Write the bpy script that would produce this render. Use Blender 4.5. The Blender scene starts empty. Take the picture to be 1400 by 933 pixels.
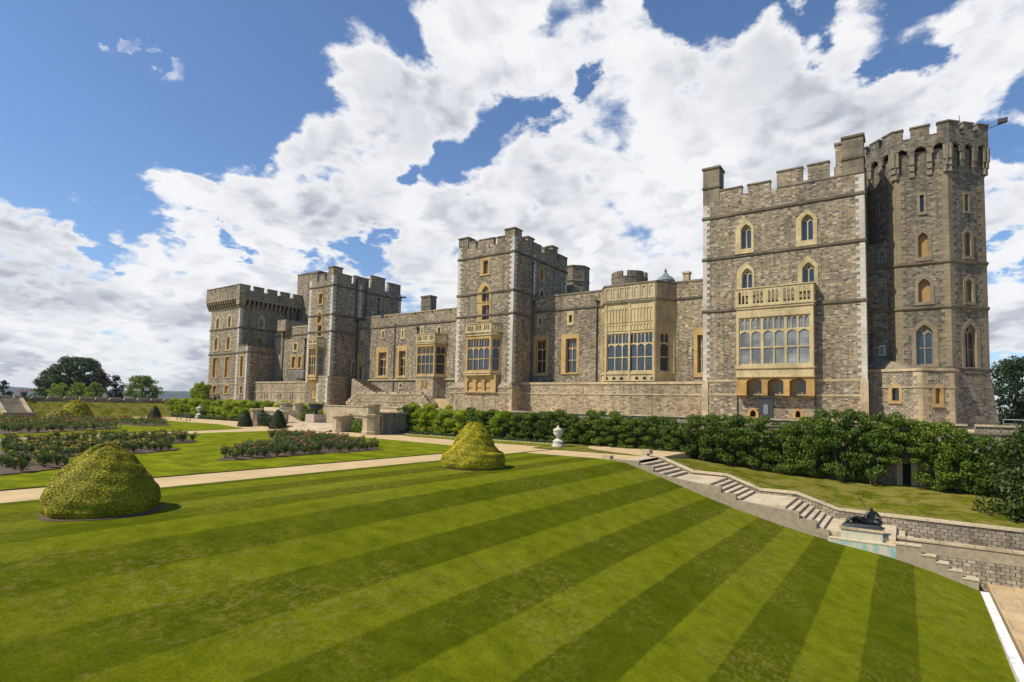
import bpy, math, random
import numpy as np
from mathutils import Vector, Matrix
from mathutils.geometry import tessellate_polygon
random.seed(7); rng = np.random.default_rng(7)
R_ = math.radians
scene = bpy.context.scene
COL = scene.collection

# ------------------------------------------------------------------ camera
EYE = 5.0
FPX, CX, CY = 762.77, 700.0, 507.01
CR = np.array([[0.81897, 0.57341, 0.02176], [-0.02324, -0.0048, 0.99972], [0, 0, 1]])  # overwritten below
def _cam_axes(yaw=.6120, p=.0629, r=.0232):
    c, s = math.cos, math.sin
    cols = []
    for d in ((1, 0, 0), (0, 0, 1), (0, 1, 0)):
        X, Y, Z = d
        X, Z = c(yaw)*X + s(yaw)*Z, -s(yaw)*X + c(yaw)*Z
        Y, Z = c(p)*Y - s(p)*Z, s(p)*Y + c(p)*Z
        x, y = X, -Y
        x, y = c(r)*x - s(r)*y, s(r)*x + c(r)*y
        cols.append((x, y, Z))
    return np.array(cols).T
CR = _cam_axes()
cam_d = bpy.data.cameras.new('camera'); cam = bpy.data.objects.new('camera', cam_d); COL.objects.link(cam)
m = Matrix(((CR[0][0], -CR[1][0], -CR[2][0], 0), (CR[0][1], -CR[1][1], -CR[2][1], 0), (CR[0][2], -CR[1][2], -CR[2][2], EYE), (0, 0, 0, 1)))
cam.matrix_world = m
cam_d.sensor_width = 36; cam_d.lens = FPX/1400*36; cam_d.shift_y = (CY-466.5)/1400
cam_d.clip_start = .1; cam_d.clip_end = 30000
scene.camera = cam

# ------------------------------------------------------------------ world, sun, exposure
SUN_EL = 50; SUN_VEC = Vector((-.56, -.83, 0)).normalized()
SUN_DIR = Vector((SUN_VEC.x*math.cos(R_(SUN_EL)), SUN_VEC.y*math.cos(R_(SUN_EL)), math.sin(R_(SUN_EL))))
scene.view_settings.view_transform = 'Standard'; scene.view_settings.look = 'None'
scene.view_settings.exposure = 0.06; scene.view_settings.gamma = 1
sun_d = bpy.data.lights.new('sun', 'SUN'); sun_d.energy = 5.0; sun_d.angle = R_(.5); sun_d.color = (1, .90, .72)
sun = bpy.data.objects.new('sun', sun_d); COL.objects.link(sun)
sun.rotation_euler = SUN_DIR.to_track_quat('Z', 'Y').to_euler(); sun.location = (-60, -60, 90)
world = bpy.data.worlds.new('World'); scene.world = world; world.use_nodes = True
wn = world.node_tree.nodes; wl = world.node_tree.links; wn.clear()
def N(tree, t, **k):
    n = tree.nodes.new(t)
    for a, b in k.items(): setattr(n, a, b)
    return n
def pxdir(x, y):
    d = CR.T @ np.array([(x-CX)/FPX, (y-CY)/FPX, 1.]); return d/np.linalg.norm(d)
def build_sky():
    T = world.node_tree
    def math_(op, a, b=None, c=None):
        n = N(T, 'ShaderNodeMath', operation=op)
        for i, v in enumerate((a, b, c)):
            if v is None: continue
            if isinstance(v, (int, float)): n.inputs[i].default_value = v
            else: wl.new(v, n.inputs[i])
        return n.outputs[0]
    def sstep(v, a, b):
        n = N(T, 'ShaderNodeMapRange', interpolation_type='SMOOTHSTEP'); wl.new(v, n.inputs[0])
        n.inputs[1].default_value = a; n.inputs[2].default_value = b; return n.outputs[0]
    out = N(T, 'ShaderNodeOutputWorld'); bg = N(T, 'ShaderNodeBackground'); bg.inputs[1].default_value = .105
    sky = N(T, 'ShaderNodeTexSky', sky_type='NISHITA'); sky.sun_disc = False
    sky.sun_elevation = R_(SUN_EL); sky.sun_rotation = math.atan2(SUN_VEC.x, SUN_VEC.y)
    sky.air_density = 1.0; sky.dust_density = .6; sky.ozone_density = 1.6; sky.altitude = 60
    tc = N(T, 'ShaderNodeTexCoord'); d = tc.outputs['Generated']
    sep = N(T, 'ShaderNodeSeparateXYZ'); wl.new(d, sep.inputs[0])
    den = math_('ADD', math_('MAXIMUM', sep.outputs[2], 0.0), .30)
    def proj(off=(0, 0, 0), scale=1.0):
        cb = N(T, 'ShaderNodeCombineXYZ')
        wl.new(math_('DIVIDE', sep.outputs[0], den), cb.inputs[0]); wl.new(math_('DIVIDE', sep.outputs[1], den), cb.inputs[1])
        mp = N(T, 'ShaderNodeMapping'); wl.new(cb.outputs[0], mp.inputs[0])
        mp.inputs[1].default_value = off; mp.inputs[3].default_value = (scale, scale, scale); return mp.outputs[0]
    def noise(v, sc, det, rough=.55, dist=0.):
        n = N(T, 'ShaderNodeTexNoise', noise_dimensions='2D'); wl.new(v, n.inputs['Vector']); n.inputs['Scale'].default_value = sc
        n.inputs['Detail'].default_value = det; n.inputs['Roughness'].default_value = rough; n.inputs['Distortion'].default_value = dist
        return n.outputs[0]
    P0 = proj(); P1 = proj((-.035*0.56/1.0-.02, -.055, 0))
    # cloud masses: centre (direction) and angular radius in degrees
    pos = [(540,128,70),(600,90,60),(655,50,45),(690,5,40),(500,110,45),(640,150,70),(720,110,60),(800,90,70),(900,100,80),(980,110,80),(1060,110,70),(860,260,230),(1080,250,190),
           (650,350,130),(1200,190,110),(1290,110,80),(1370,60,80),(1300,200,110),(1400,290,110),(560,200,55),(480,225,55),(440,250,45),(540,270,60),(480,290,60),(400,305,45),(330,285,38),(240,292,32),(280,296,30),
           (420,240,40),(40,325,50),(0,350,70),(130,370,60),(200,355,40),(290,365,55),(380,370,45),(60,440,90),(200,440,100),(340,430,110),(450,400,80),(560,330,70),(850,0,36),(1100,5,25),
           (285,140,10,.3),(235,122,11,.26),(175,102,9,.2),(100,270,13,.33),(1100,55,30,.35),(1010,22,40,.3),(1180,45,25,.3),(60,300,20,.3),(1400,430,90),(0,500,60),(120,510,60),(260,500,60)]
    neg = [(620,208,42),(665,195,34),(560,235,26),(700,170,32),(745,150,26),(800,105,16),(1245,78,32),(1215,95,22),(1390,185,36),(475,345,32),(430,352,24),(510,330,20),(1140,60,26),(1000,22,50),(1110,40,50),(940,15,40),(140,330,18),(1395,385,30),(1400,360,24),(560,60,40),(330,330,14)]
    def field(lst, sgn):
        cur = None
        for q_ in lst:
            x, y, r = q_[:3]; amp = q_[3] if len(q_) > 3 else None
            c = pxdir(x, y); e = pxdir(x+r, y); ang = math.acos(min(1, float(c@e)))
            dt = N(T, 'ShaderNodeVectorMath', operation='DISTANCE'); wl.new(dw, dt.inputs[0]); dt.inputs[1].default_value = tuple(c)
            rr = 2*math.sin(ang/2)
            rq = rr*1.12+.010; v = math_('MULTIPLY_ADD', dt.outputs['Value'], -1/rq, 1.)   # 1 at centre, 0 at the rim
            if amp is not None: v = math_('MINIMUM', v, amp-.30)
            cur = v if cur is None else math_('SMOOTH_MAX', cur, v, .15)
        return cur
    wn_ = N(T, 'ShaderNodeTexNoise', noise_dimensions='2D'); wl.new(P0, wn_.inputs['Vector']); wn_.inputs['Scale'].default_value = 4.2; wn_.inputs['Detail'].default_value = 9; wn_.inputs['Roughness'].default_value = .62
    wv = N(T, 'ShaderNodeVectorMath', operation='MULTIPLY_ADD'); wl.new(wn_.outputs[1], wv.inputs[0]); wv.inputs[1].default_value = (.17, .17, .17)
    sh = N(T, 'ShaderNodeVectorMath', operation='SUBTRACT'); wl.new(d, sh.inputs[0]); sh.inputs[1].default_value = (.085, .085, .085); wl.new(sh.outputs[0], wv.inputs[2])
    dw = wv.outputs[0]
    F = field(pos, 1); G = field(neg, -1)
    F = math_('MINIMUM', F, .50)
    F = math_('SUBTRACT', F, math_('MULTIPLY', math_('MAXIMUM', G, 0.), .95))
    # nothing known outside the frame: broken cloud there
    n1 = noise(P0, 2.6, 12, .62, .25); n1b = noise(P1, 2.6, 12, .62, .25)
    n0 = noise(P0, 7.5, 10, .68)
    def dens(n, k):
        return math_('ADD', F, math_('MULTIPLY_ADD', n, 1.7, -.85+k))
    def puffs(v, sc):
        n = N(T, 'ShaderNodeTexVoronoi', feature='SMOOTH_F1', voronoi_dimensions='2D'); n.inputs['Scale'].default_value = sc; n.inputs['Smoothness'].default_value = .6
        w_ = N(T, 'ShaderNodeVectorMath', operation='MULTIPLY_ADD'); wl.new(wn_.outputs[1], w_.inputs[0]); w_.inputs[1].default_value = (.10, .10, .10); wl.new(v, w_.inputs[2])
        wl.new(w_.outputs[0], n.inputs['Vector']); return n.outputs['Distance']
    pf1 = math_('SUBTRACT', .42, puffs(P0, 9.)); pf2 = math_('SUBTRACT', .42, puffs(P0, 21.))
    pfm = math_('MULTIPLY_ADD', pf1, .55, math_('MULTIPLY', pf2, .32))
    q1 = math_('SUBTRACT', .42, puffs(P1, 9.))
    D = math_('ADD', math_('ADD', dens(n1, .0), math_('MULTIPLY_ADD', n0, .50, -.25)), pfm)
    a = sstep(D, -.10, .32)
    a = math_('MAXIMUM', a, math_('MULTIPLY', sstep(sep.outputs[2], .09, .005), .75))
    thick = sstep(D, .12, .75)
    lit = sstep(math_('ADD', math_('SUBTRACT', n1, n1b), math_('MULTIPLY', math_('SUBTRACT', pf1, q1), .3)), -.09, .09)
    big = sstep(noise(P0, 1.7, 5, .55), .40, .62)
    low = sstep(sep.outputs[2], .40, .08)      # towards the horizon the undersides show
    shade = math_('MULTIPLY', thick, math_('ADD', math_('MULTIPLY', big, .5), math_('MULTIPLY', math_('SUBTRACT', 1., lit), .50)))
    shade = math_('MINIMUM', math_('ADD', shade, math_('MULTIPLY', math_('MULTIPLY', low, big), .28)), 1.)
    mixc = N(T, 'ShaderNodeMix', data_type='RGBA'); wl.new(shade, mixc.inputs[0])
    mixc.inputs[6].default_value = (8.8, 8.8, 8.9, 1); mixc.inputs[7].default_value = (4.3, 4.6, 5.2, 1)
    tint = N(T, 'ShaderNodeMix', data_type='RGBA', blend_type='MULTIPLY'); tint.inputs[0].default_value = 1.
    wl.new(sky.outputs[0], tint.inputs[6]); tint.inputs[7].default_value = (.95, 1.14, 1.36, 1)
    mx = N(T, 'ShaderNodeMix', data_type='RGBA'); wl.new(math_('MULTIPLY', a, .97), mx.inputs[0]); wl.new(tint.outputs[2], mx.inputs[6]); wl.new(mixc.outputs[2], mx.inputs[7])
    wl.new(mx.outputs[2], bg.inputs[0]); wl.new(bg.outputs[0], out.inputs[0])
build_sky()

# ------------------------------------------------------------------ projection helpers: photo pixel -> point of a known plane
def ray(x, y): return CR.T @ np.array([(x-CX)/FPX, (y-CY)/FPX, 1.])
def onz(x, y, z=0.):
    d = ray(x, y); t = (z-EYE)/d[2]; return (t*d[0], t*d[1])
class Plane:
    def __init__(s, ox, oy, tx, ty, nx, ny):
        s.o = np.array((ox, oy, 0.)); s.t = np.array((tx, ty, 0.)); s.n = np.array((nx, ny, 0.))
    def p(s, a, z, d=0.):
        q = s.o + s.t*a + s.n*d; return (q[0], q[1], z)
    def at(s, x, y, d=0.):
        r = ray(x, y); o = s.o + s.n*d
        k = (o@s.n)/(r@s.n); P = r*k
        return ((P-s.o)@s.t, EYE + P[2])
    def S(s, x, y, d=0.): return s.at(x, y, d)[0]
    def Z(s, x, y, d=0.): return s.at(x, y, d)[1]
    def off(s, d): return Plane(*(s.o+s.n*d)[:2], *s.t[:2], *s.n[:2])
def east(w): return Plane(0, w, 1, 0, 0, -1)
def north(u): return Plane(u, 0, 0, 1, 1, 0)

# ------------------------------------------------------------------ mesh builder
class MB:
    def __init__(s): s.v = []; s.f = []
    def add(s, vs, fs):
        b = len(s.v); s.v += [tuple(map(float, q)) for q in vs]; s.f += [tuple(i+b for i in f) for f in fs]; return s
    def box(s, x0, x1, y0, y1, z0, z1):
        return s.add([(x0,y0,z0),(x1,y0,z0),(x1,y1,z0),(x0,y1,z0),(x0,y0,z1),(x1,y0,z1),(x1,y1,z1),(x0,y1,z1)],
                     [(0,3,2,1),(4,5,6,7),(0,1,5,4),(1,2,6,5),(2,3,7,6),(3,0,4,7)])
    def pbox(s, pl, a0, a1, z0, z1, d0, d1):
        """box in plane coordinates, d0 back, d1 front"""
        P = pl.p
        return s.add([P(a0,z0,d1),P(a1,z0,d1),P(a1,z0,d0),P(a0,z0,d0),P(a0,z1,d1),P(a1,z1,d1),P(a1,z1,d0),P(a0,z1,d0)],
                     [(0,3,2,1),(4,5,6,7),(0,1,5,4),(1,2,6,5),(2,3,7,6),(3,0,4,7)])
    def plate(s, pl, outer, holes=(), d=0., rim_out=None, rim_in=None):
        polys = [[Vector((a, z, 0)) for a, z in outer]] + [[Vector((a, z, 0)) for a, z in h] for h in holes]
        tr = tessellate_polygon(polys)
        flat = [q for pp in polys for q in pp]
        s.add([pl.p(q.x, q.y, d) for q in flat], [tuple(t) for t in tr])
        for k, pp in enumerate([outer]+list(holes)):
            dd = rim_out if k == 0 else rim_in
            if dd is None: continue
            n = len(pp); vs = [pl.p(a, z, d) for a, z in pp] + [pl.p(a, z, dd) for a, z in pp]
            s.add(vs, [(i, (i+1) % n, (i+1) % n+n, i+n) for i in range(n)])
        return s
    def loft(s, polys, cap=True):
        n = len(polys[0]); vs = [q for P in polys for q in P]; fs = []
        for k in range(len(polys)-1):
            for i in range(n):
                j = (i+1) % n; fs.append((k*n+i, k*n+j, (k+1)*n+j, (k+1)*n+i))
        if cap: fs.append(tuple(reversed(range(n)))); fs.append(tuple(range((len(polys)-1)*n, len(polys)*n)))
        return s.add(vs, fs)
    def prism(s, xy, z0, z1, xy1=None):
        xy1 = xy1 or xy
        return s.loft([[(x, y, z0) for x, y in xy], [(x, y, z1) for x, y in xy1]])
    def lathe(s, cx, cy, prof, n=24, ph=0.):
        return s.loft([[(cx+r*math.cos(2*math.pi*i/n+ph), cy+r*math.sin(2*math.pi*i/n+ph), z) for i in range(n)] for r, z in prof])
    def tube(s, pts, r, n=8, r1=None):
        pts = [Vector(p) for p in pts]; rings = []
        for i, p in enumerate(pts):
            a = pts[max(i-1, 0)]; b = pts[min(i+1, len(pts)-1)]; t = (b-a).normalized()
            q = t.cross(Vector((0, 0, 1)) if abs(t.z) < .9 else Vector((1, 0, 0))).normalized(); w = t.cross(q)
            rr = r if r1 is None else r+(r1-r)*i/(len(pts)-1)
            if isinstance(r, (list, tuple)): rr = r[i]
            rings.append([tuple(p+(q*math.cos(2*math.pi*k/n)+w*math.sin(2*math.pi*k/n))*rr) for k in range(n)])
        return s.loft(rings)
    def build(s, name, mat, parent=None, origin=None, smooth=False):
        org = Vector(origin) if origin is not None else (root_loc(parent) if parent else Vector((0, 0, 0)))
        me = bpy.data.meshes.new(name)
        me.from_pydata([(x-org.x, y-org.y, z-org.z) for x, y, z in s.v], [], s.f); me.update()
        if mat: me.materials.append(mat)
        if smooth: me.polygons.foreach_set('use_smooth', [True]*len(me.polygons))
        o = bpy.data.objects.new(name, me); COL.objects.link(o)
        if parent: o.parent = parent
        elif origin is not None: o.location = org
        return o
def root_loc(o):
    while o.parent: o = o.parent
    return o.location.copy()
def tag(o, label=None, cat=None, group=None, kind=None):
    if label: o['label'] = label
    if cat: o['category'] = cat
    if group: o['group'] = group
    if kind: o['kind'] = kind
    return o
def thing(name, loc, label, cat, group=None):
    o = bpy.data.objects.new(name, None); COL.objects.link(o); o.location = loc; o.empty_display_size = .5
    return tag(o, label, cat, group)
def copy_tree(o, parent=None):
    c = o.copy(); COL.objects.link(c)
    if parent: c.parent = parent
    for ch in list(o.children): copy_tree(ch, c)
    return c
def struct(o): return tag(o, kind='structure')

# ------------------------------------------------------------------ materials
class MT:
    """small wrapper to write node materials"""
    def __init__(s, name):
        s.m = bpy.data.materials.new(name); s.m.use_nodes = True; s.t = s.m.node_tree; s.l = s.t.links
        s.b = s.t.nodes['Principled BSDF']; s.b.inputs['Roughness'].default_value = .85
        s.out = s.t.nodes['Material Output']
    def n(s, t, **k): return N(s.t, t, **k)
    def set(s, sock, v):
        if isinstance(v, (int, float)): sock.default_value = v
        elif isinstance(v, tuple): sock.default_value = v if len(v) == len(sock.default_value) else (*v, 1)
        else: s.l.new(v, sock)
    def math(s, op, a, b=0., c=0.):
        n = s.n('ShaderNodeMath', operation=op)
        for i, v in enumerate((a, b, c)): s.set(n.inputs[i], v)
        return n.outputs[0]
    def mix(s, f, a, b, mode='MIX'):
        n = s.n('ShaderNodeMix', data_type='RGBA', blend_type=mode); s.set(n.inputs[0], f); s.set(n.inputs[6], a); s.set(n.inputs[7], b)
        return n.outputs[2]
    def step(s, v, a, b, lo=0., hi=1.):
        n = s.n('ShaderNodeMapRange', interpolation_type='SMOOTHSTEP'); s.set(n.inputs[0], v)
        for i, q in enumerate((a, b, lo, hi)): n.inputs[i+1].default_value = q
        return n.outputs[0]
    def noise(s, v, sc, det=4, rough=.55, out=0):
        n = s.n('ShaderNodeTexNoise'); 
        if v is not None: s.set(n.inputs['Vector'], v)
        n.inputs['Scale'].default_value = sc; n.inputs['Detail'].default_value = det; n.inputs['Roughness'].default_value = rough
        return n.outputs[out]
    def ramp(s, f, stops):
        n = s.n('ShaderNodeValToRGB'); s.set(n.inputs[0], f); cr = n.color_ramp
        while len(cr.elements) < len(stops): cr.elements.new(.5)
        for e, (p, c) in zip(cr.elements, stops): e.position = p; e.color = (*c, 1)
        return n.outputs[0]
    def scale(s, v, k, off=(0, 0, 0)):
        n = s.n('ShaderNodeMapping'); s.set(n.inputs[0], v); n.inputs[3].default_value = k; n.inputs[1].default_value = off; return n.outputs[0]
    def pos(s): return s.n('ShaderNodeNewGeometry').outputs['Position']
    def bump(s, h, strength=.4, dist=.05):
        n = s.n('ShaderNodeBump'); s.set(n.inputs['Height'], h); n.inputs['Strength'].default_value = strength; n.inputs['Distance'].default_value = dist
        s.l.new(n.outputs[0], s.b.inputs['Normal'])
    def base(s, c): s.set(s.b.inputs['Base Color'], c); return s
    def wall_uv(s):
        g = s.n('ShaderNodeNewGeometry'); nrm = g.outputs['True Normal']; P = g.outputs['Position']
        cr = s.n('ShaderNodeVectorMath', operation='CROSS_PRODUCT'); cr.inputs[0].default_value = (0, 0, 1); s.l.new(nrm, cr.inputs[1])
        nz = s.n('ShaderNodeVectorMath', operation='NORMALIZE'); s.l.new(cr.outputs[0], nz.inputs[0])
        dt = s.n('ShaderNodeVectorMath', operation='DOT_PRODUCT'); s.l.new(nz.outputs[0], dt.inputs[0]); s.l.new(P, dt.inputs[1])
        sp = s.n('ShaderNodeSeparateXYZ'); s.l.new(P, sp.inputs[0]); sn = s.n('ShaderNodeSeparateXYZ'); s.l.new(nrm, sn.inputs[0])
        flat = s.math('GREATER_THAN', s.math('ABSOLUTE', sn.outputs[2]), .75)
        a = s.math('ADD', s.math('MULTIPLY', dt.outputs['Value'], s.math('SUBTRACT', 1., flat)), s.math('MULTIPLY', sp.outputs[0], flat))
        b = s.math('ADD', s.math('MULTIPLY', sp.outputs[2], s.math('SUBTRACT', 1., flat)), s.math('MULTIPLY', sp.outputs[1], flat))
        cb = s.n('ShaderNodeCombineXYZ'); s.l.new(a, cb.inputs[0]); s.l.new(b, cb.inputs[1]); return cb.outputs[0]

def rubble(name, cols, mortar, sx=1.55, sz=3.3, warm=.06, gain=1., rows=False):
    M = MT(name); uv = M.wall_uv(); P = M.pos()
    wob = M.n('ShaderNodeVectorMath', operation='MULTIPLY_ADD'); nn = M.noise(uv, 1.3, 2, out=1); M.l.new(nn, wob.inputs[0])
    wob.inputs[1].default_value = (.35, .10, 0); M.l.new(uv, wob.inputs[2])
    v = M.scale(wob.outputs[0], (sx, sz, 1))
    if rows:
        bt = M.n('ShaderNodeTexBrick'); M.l.new(v, bt.inputs[0]); bt.offset = .5
        bt.inputs['Scale'].default_value = 1.; bt.inputs['Brick Width'].default_value = 1.; bt.inputs['Row Height'].default_value = 1.
        bt.inputs['Mortar Size'].default_value = .07; bt.inputs['Mortar Smooth'].default_value = .6
        bt.inputs['Color1'].default_value = (0, 0, 0, 1); bt.inputs['Color2'].default_value = (1, 1, 1, 1); bt.inputs['Mortar'].default_value = (.5, .5, .5, 1)
        val = M.math('MULTIPLY', bt.outputs[0], 1.); edge = M.math('SUBTRACT', 1., bt.outputs[1])
    else:
        vo = M.n('ShaderNodeTexVoronoi', voronoi_dimensions='2D'); M.l.new(v, vo.inputs[0]); vo.inputs['Scale'].default_value = 1; vo.inputs['Randomness'].default_value = .8
        ve = M.n('ShaderNodeTexVoronoi', voronoi_dimensions='2D', feature='DISTANCE_TO_EDGE'); M.l.new(v, ve.inputs[0]); ve.inputs['Scale'].default_value = 1; ve.inputs['Randomness'].default_value = .8
        sc = M.n('ShaderNodeSeparateColor'); M.l.new(vo.outputs['Color'], sc.inputs[0]); val = sc.outputs[0]
        edge = M.step(ve.outputs['Distance'], .02, .11)
    k = len(cols); c = M.ramp(val, [((i+.0)/(k-1), q) for i, q in enumerate(cols)])
    if not rows:
        c = M.mix(M.math('LESS_THAN', sc.outputs[1], warm), c, (.30*gain, .18*gain, .08*gain))
    fine = M.noise(P, 9., 5, .65)
    c = M.mix(1., c, M.ramp(fine, [(.25, (.62, .62, .62)), (.75, (1.35, 1.33, 1.3))]), 'MULTIPLY')
    c = M.mix(edge, mortar, c)
    stain = M.noise(M.scale(P, (1, 1, .35)), .22, 5, .6); strk = M.noise(M.scale(P, (2.2, 2.2, .16)), .6, 5, .7)
    c = M.mix(1., c, M.ramp(strk, [(.34, (.60, .60, .60)), (.50, (1.02, 1.02, 1.02))]), 'MULTIPLY')
    c = M.mix(1., c, M.ramp(stain, [(.3, (.66, .66, .68)), (.62, (1.12, 1.1, 1.06))]), 'MULTIPLY')
    M.base(c); M.b.inputs['Roughness'].default_value = .92
    M.bump(M.math('ADD', edge, M.math('MULTIPLY', fine, .6)), .35, .06)
    return M.m
def ashlar(name, c1, c2, sx=1.0, sz=2.3, mort=.75, stain=.6):
    M = MT(name); uv = M.wall_uv(); P = M.pos()
    bt = M.n('ShaderNodeTexBrick'); M.l.new(M.scale(uv, (sx, sz, 1)), bt.inputs[0]); bt.inputs['Scale'].default_value = 1
    bt.inputs['Brick Width'].default_value = 1; bt.inputs['Row Height'].default_value = 1; bt.inputs['Mortar Size'].default_value = .03; bt.inputs['Mortar Smooth'].default_value = .5
    bt.inputs['Color1'].default_value = (*c1, 1); bt.inputs['Color2'].default_value = (*c2, 1); bt.inputs['Mortar'].default_value = (*[q*mort for q in c1], 1)
    n1 = M.noise(P, 5., 6, .65); n2 = M.noise(M.scale(P, (1, 1, .4)), .5, 5, .65)
    c = M.mix(1., bt.outputs[0], M.ramp(n1, [(.25, (.75, .74, .73)), (.75, (1.18, 1.17, 1.15))]), 'MULTIPLY')
    c = M.mix(1., c, M.ramp(n2, [(.32, (stain, stain, stain*.98)), (.58, (1.05, 1.05, 1.05))]), 'MULTIPLY')
    M.base(c); M.bump(n1, .3, .03); return M.m
def plain(name, c, rough=.8, var=.25, sc=6., metal=0., bump=.2):
    M = MT(name); n1 = M.noise(M.pos(), sc, 6, .65)
    M.base(M.mix(1., c, M.ramp(n1, [(.25, (1-var,)*3), (.75, (1+var,)*3)]), 'MULTIPLY'))
    M.b.inputs['Roughness'].default_value = rough; M.b.inputs['Metallic'].default_value = metal
    if bump: M.bump(n1, bump, .03)
    return M.m
def leafmat(name, cols, trans=.35, rough=.55):
    M = MT(name); g = M.n('ShaderNodeNewGeometry'); oi = M.n('ShaderNodeObjectInfo')
    c = M.ramp(g.outputs['Random Per Island'], [(i/(len(cols)-1), q) for i, q in enumerate(cols)])
    big = M.noise(g.outputs['Position'], .9, 3)
    c = M.mix(1., c, M.ramp(big, [(.3, (.72, .76, .7)), (.7, (1.28, 1.22, 1.1))]), 'MULTIPLY')
    c = M.mix(1., c, M.ramp(oi.outputs['Random'], [(0., (.70, .78, .8)), (1., (1.28, 1.16, 1.0))]), 'MULTIPLY')
    M.base(c); M.b.inputs['Roughness'].default_value = rough; M.b.inputs['Specular IOR Level'].default_value = .35
    tr = M.n('ShaderNodeBsdfTranslucent'); M.l.new(M.mix(1., c, (1.2, 1.25, .5), 'MULTIPLY'), tr.inputs[0])
    mx = M.n('ShaderNodeMixShader'); mx.inputs[0].default_value = trans; M.l.new(M.b.outputs[0], mx.inputs[1]); M.l.new(tr.outputs[0], mx.inputs[2])
    M.l.new(mx.outputs[0], M.out.inputs[0]); return M.m
G_ = 1.0
m_rub = rubble('rubble_stone', [(.060,.048,.033),(.28,.232,.165),(.115,.092,.064),(.39,.33,.235),(.18,.147,.102),(.52,.45,.335),(.095,.077,.054),(.32,.26,.17),(.155,.13,.095)], (.31,.26,.185), 2.1, 4.9, .03)
m_rubg = rubble('grey_rubble_stone', [(.05,.044,.034),(.17,.15,.115),(.085,.074,.056),(.24,.212,.165),(.13,.113,.085),(.31,.275,.215),(.09,.08,.06)], (.20,.175,.13), 2.1, 4.7, .01)
m_rubw = rubble('coursed_walling', [(.18,.145,.098),(.38,.31,.215),(.48,.39,.255),(.28,.22,.14),(.54,.445,.30)], (.13,.105,.07), 1.9, 4.6, rows=True)
m_rubd = rubble('terrace_walling', [(.17,.145,.105),(.34,.295,.22),(.25,.215,.16),(.40,.345,.26)], (.06,.05,.036), 1.9, 3.9, rows=True)
m_quoin = ashlar('pale_quoin_stone', (.60,.565,.49), (.50,.47,.40), .6, 1.1, .7, .72)
m_gold = ashlar('golden_bath_stone', (.50,.345,.145), (.42,.28,.11), .8, 1.6, .8, .68)
m_cream = ashlar('cream_bath_stone', (.56,.45,.25), (.48,.38,.205), .8, 1.6, .8, .65)
m_ochre = ashlar('ochre_stone', (.50,.31,.10), (.42,.255,.08), .8, 1.6, .8, .6)
m_cop = ashlar('weathered_coping_stone', (.25,.21,.145), (.18,.15,.105), .6, 1.2, .6, .55)
m_band = ashlar('string_course_stone', (.17,.14,.095), (.12,.10,.07), .7, 1.2, .7, .5)
m_pale = ashlar('pale_parapet_stone', (.52,.42,.265), (.42,.335,.205), .5, 1.6, .6, .6)
m_conc = plain('weathered_render', (.30, .245, .165), .9, .3, 2.5)
m_step = ashlar('sandstone_step', (.60,.50,.35), (.52,.43,.29), .35, .35, .7, .75)
m_pave = ashlar('sandstone_paving', (.55,.40,.22), (.47,.345,.19), .42, .55, .72, .8)
m_lead = plain('lead_pipe', (.035,.037,.04), .55, .3, 4)
m_white = plain('white_paint', (.76,.74,.70), .7, .38, 2.2)
m_urn = plain('white_marble', (.55,.50,.42), .6, .3, 7.)
m_bronze = plain('dark_bronze', (.028,.032,.034), .38, .35, 9., .55)
m_black = plain('black_urn_bronze', (.03,.034,.036), .45, .3, 6., .3)
m_roof = plain('lead_roof', (.16,.17,.18), .6, .2, 1.)
m_verd = plain('verdigris_copper', (.15,.20,.20), .6, .3, 3.)
m_pot = plain('pink_granite', (.47,.36,.29), .7, .25, 5.)
m_bark = plain('bark', (.09,.07,.05), .95, .35, 9.)
m_soil = plain('soil', (.10,.062,.036), .98, .45, 4., bump=.8)
m_dark = plain('opening_shade', (.012,.012,.013), .9, .2, 3.)  # near-black colour stands for the shade inside openings
m_cab = plain('slate_blue_board', (.024,.029,.036), .6, .2, 3.)
m_wood = plain('dark_timber', (.04,.045,.042), .7, .3, 5.)
m_rail = plain('galvanised_steel', (.35,.37,.4), .45, .2, 5., .7)
m_blindstone = plain('blocked_window_stone', (.34,.21,.085), .9, .25, 3.)
m_redpet = plain('red_petals', (.45,.02,.025), .7, .3, 9., bump=0); m_pinkpet = plain('pink_petals', (.62,.17,.16), .7, .25, 9., bump=0); m_yelpet = plain('yellow_petals', (.75,.50,.03), .7, .2, 9., bump=0)
def glass(name, c, rough=.08):
    M = MT(name); uv = M.wall_uv()
    ch = M.n('ShaderNodeTexBrick'); M.l.new(M.scale(uv, (2.6, 2.0, 1)), ch.inputs[0]); ch.offset = 0; ch.inputs['Scale'].default_value = 1
    ch.inputs['Brick Width'].default_value = 1; ch.inputs['Row Height'].default_value = 1; ch.inputs['Mortar Size'].default_value = .035
    a = M.noise(M.pos(), .5, 2)
    c2 = tuple(q*.45 for q in c)
    ch.inputs['Color1'].default_value = (*c, 1); ch.inputs['Color2'].default_value = (*[q*.8 for q in c], 1); ch.inputs['Mortar'].default_value = (*c2, 1)
    M.base(M.mix(1., ch.outputs[0], M.ramp(a, [(.35, (.55, .55, .6)), (.65, (1.35, 1.35, 1.3))]), 'MULTIPLY'))
    M.b.inputs['Roughness'].default_value = rough; M.b.inputs['Specular IOR Level'].default_value = .8; return M.m
m_glass = glass('window_glass', (.030, .042, .062)); m_glassd = glass('dark_window_glass', (.018, .022, .03)); m_blind = glass('glass_with_pale_blinds', (.24, .25, .235), .3)

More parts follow.
